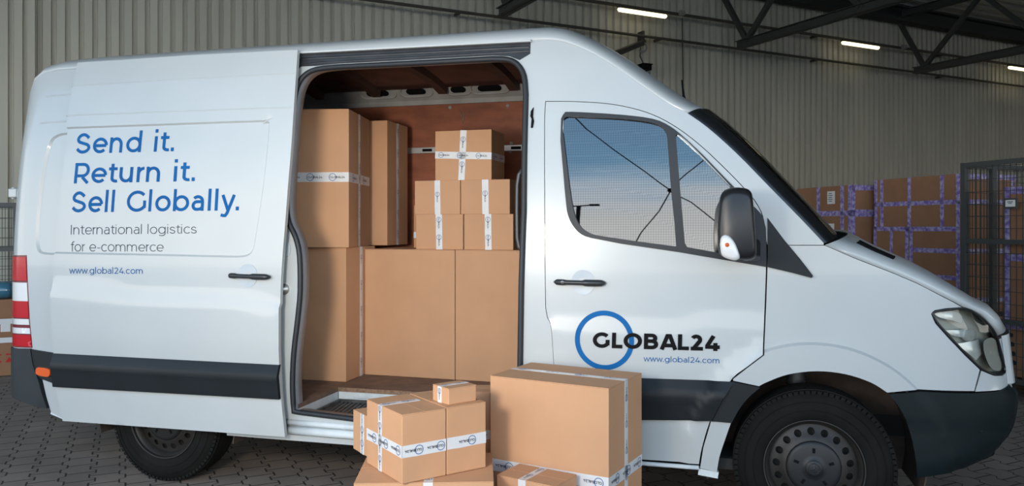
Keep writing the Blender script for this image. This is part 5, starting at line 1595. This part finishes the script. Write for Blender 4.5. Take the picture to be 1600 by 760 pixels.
def build_cages():
    A = at_depth(1507, 400, 6.2); A.z = 0
    d1 = -direction_to(400); d2 = Vector((-d1.y, d1.x, 0))
    d2 = HU
    zt = z_at(A, 255)
    bars = [z_at(A, 377), z_at(A, 495)]
    c = roll_cage('dark steel wire cage at the right edge, holding cartons', A, d1, 1.25, d2, 1.15, .14, zt, bars)
    # clipboard label on the mesh
    p = along(A, d1, 1584); q = Vector((p.x, p.y, z_at(p, 318)))
    nrm = Vector((d1.y, -d1.x, 0))
    mb = MB(); mb.box(q - A + nrm * .03, (.11, .012, .085), (d1, nrm, Vector((0, 0, 1)))); pl = mb.build('label_holder', 'cage_paint', c)
    mb = MB(); mb.box(q - A + nrm * .038, (.085, .004, .055), (d1, nrm, Vector((0, 0, 1)))); mb.build('paper_label', 'paper', c)
    mb = MB(); mb.box(q - A + nrm * .041 + Vector((0, 0, .012)), (.05, .002, .006), (d1, nrm, Vector((0, 0, 1)))); mb.box(q - A + nrm * .041, (.03, .002, .006), (d1, nrm, Vector((0, 0, 1)))); mb.build('label_print', 'black_print', c)
    # cartons in the cage
    G = 'cartons in the wire cage'
    s = along(A, d1, 1560); base = s + d2 * .08
    e1 = d1
    r = base + e1 * .60
    dn = Vector((-e1.y, e1.x, 0))
    zs = [.19, z_at(s, 502) - .0, z_at(s, 396), z_at(s, 292)]
    for i, lab in enumerate(('lowest carton in the wire cage', 'middle carton in the wire cage', 'topmost carton in the wire cage, behind the hanging label')):
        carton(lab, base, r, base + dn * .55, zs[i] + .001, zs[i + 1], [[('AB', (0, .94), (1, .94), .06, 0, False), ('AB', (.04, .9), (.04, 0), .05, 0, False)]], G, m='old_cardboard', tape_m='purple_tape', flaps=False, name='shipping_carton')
    # left edge: cage with water bottles and cartons
    A = at_depth(24, 400, 7.2); A.z = 0
    d1 = -HU; d2 = HN
    zt = z_at(A, 317)
    roll_cage('dark wire roll cage at the left edge behind the van', A + HN * .05, d1, 1.1, d2, .75, .14, zt, [z_at(A, 390)], mesh_step=.06)
    # cartons in front of it
    B = at_depth(22, 400, 6.8); B.z = 0
    e = HU; L = .8
    zs = [0.02, z_at(B, 521), z_at(B, 497), z_at(B, 470)]
    zs = [.005, z_at(B, 527), z_at(B, 498), z_at(B, 468)]
    labs = ('lowest carton with red print behind the tail lamp at the left edge', 'carton with a white label in the left-edge stack', 'plain top carton under the water bottles at the left edge')
    for i in range(3):
        P = B - e * L
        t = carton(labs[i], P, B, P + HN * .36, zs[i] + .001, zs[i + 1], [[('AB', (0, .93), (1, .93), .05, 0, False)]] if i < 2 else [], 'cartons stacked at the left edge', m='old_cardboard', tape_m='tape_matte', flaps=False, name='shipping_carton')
        H = zs[i + 1] - zs[i]
        if i == 0:
            mb = MB()
            for k in range(5):
                x = .36 - k * .09
                mb.add([(x - .03, -.1812, H * .35), (x + .03, -.1812, H * .35), (x, -.1812, H * .35 + .05)], [(0, 1, 2)])
                mb.box((x, -.1812, H * .35 + .075), (.05, .001, .012))
            mb.build('red_print', 'red_lens', t)
        if i == 1:
            mb = MB(); mb.box((.33, -.1812, H * .55), (.08, .002, .09)); mb.build('paper_label', 'paper', t)
    # two blue water bottles lying on top
    for k, lab in enumerate(('blue water bottle lying on the left-edge cartons, nearer one', 'blue water bottle lying on the left-edge cartons, further one')):
        c = B - e * .22 + HN * (.10 + .17 * k) + Vector((0, 0, zs[3] + .083))
        t = thing('water_bottle', lab, 'bottle', c, 0, 'blue water bottles')
        pr = [(-.20, .02), (-.195, .07), (-.17, .08), (-.10, .08), (-.09, .074), (-.08, .08), (.0, .08), (.01, .074), (.02, .08), (.10, .08), (.15, .06), (.18, .025), (.21, .022)]
        n = 20; ax, b1, b2 = -e, HN, Vector((0, 0, 1))
        vs = [ax * a + (b1 * math.cos(2 * math.pi * j / n) + b2 * math.sin(2 * math.pi * j / n)) * rr for a, rr in pr for j in range(n)]
        mb = MB().add(vs, [(i * n + j, i * n + (j + 1) % n, (i + 1) * n + (j + 1) % n, (i + 1) * n + j) for i in range(len(pr) - 1) for j in range(n)] + [tuple(range(n)), tuple(range((len(pr) - 1) * n, len(pr) * n))])
        mb.build('bottle_body', 'water_blue', t, True)
        mb = MB().tube([ax * .205, ax * .235], .028, 14); mb.build('bottle_cap', 'paper', t)
build_cages()

# ================================================================ out in the yard, mirrored in the cab window
def mirrored(px, py, y):
    """point at depth y behind the camera that the cab glass mirrors at this image point"""
    g = on(px, py, y_off(.008)); h = 1e-3
    n = Vector((-(float(y_side(g.x + h, g.z)) - float(y_side(g.x - h, g.z))) / (2 * h), 1, -(float(y_side(g.x, g.z + h)) - float(y_side(g.x, g.z - h))) / (2 * h))).normalized()
    d = (g - CAM).normalized(); r = d - n * (2 * d.dot(n))
    return g + r * ((y - g.y) / r.y)
def build_yard():
    Y = -9.0
    node = mirrored(1046, 298, Y)
    t = thing('overhead_wires', 'dark overhead wires meeting in a star, mirrored in the cab side window', 'wires', node)
    for pts in (((884, 180), (960, 235), (1010, 270)), ((983, 392), (1000, 366), (1030, 330)), ((1125, 228), (1100, 250), (1075, 270)), ((1150, 366), (1120, 348), (1080, 316))):
        P = [mirrored(x, y, Y) - node for x, y in pts] + [Vector()]
        P = [P[0] + (P[0] - P[1]) * 2.0] + P
        mb = MB().tube(P, .016, 6); mb.build('wire', 'gap_black', t)
    mb = MB().lathe([(0, -.05), (.07, -.04), (.07, .04), (0, .05)], (0, 0, 0), 12); mb.build('wire_joint', 'gap_black', t)
    t0 = mirrored(906, 322, -24.0); 
    t = thing('lamp_post', 'twin-armed lamp post in the yard, mirrored at the left of the cab window', 'lamp post', (t0.x, t0.y, 0))
    mb = MB().tube([(0, 0, 0), (0, 0, t0.z)], .10, 10); mb.build('pole', 'gap_black', t)
    for s in (-1, 1):
        mb = MB(); mb.bar((0, 0, t0.z), (s * .55, 0, t0.z + .05), .08, .08); mb.box((s * .75, 0, t0.z + .06), (.5, .25, .12)); mb.build('lamp_head', 'gap_black', t)
build_yard()
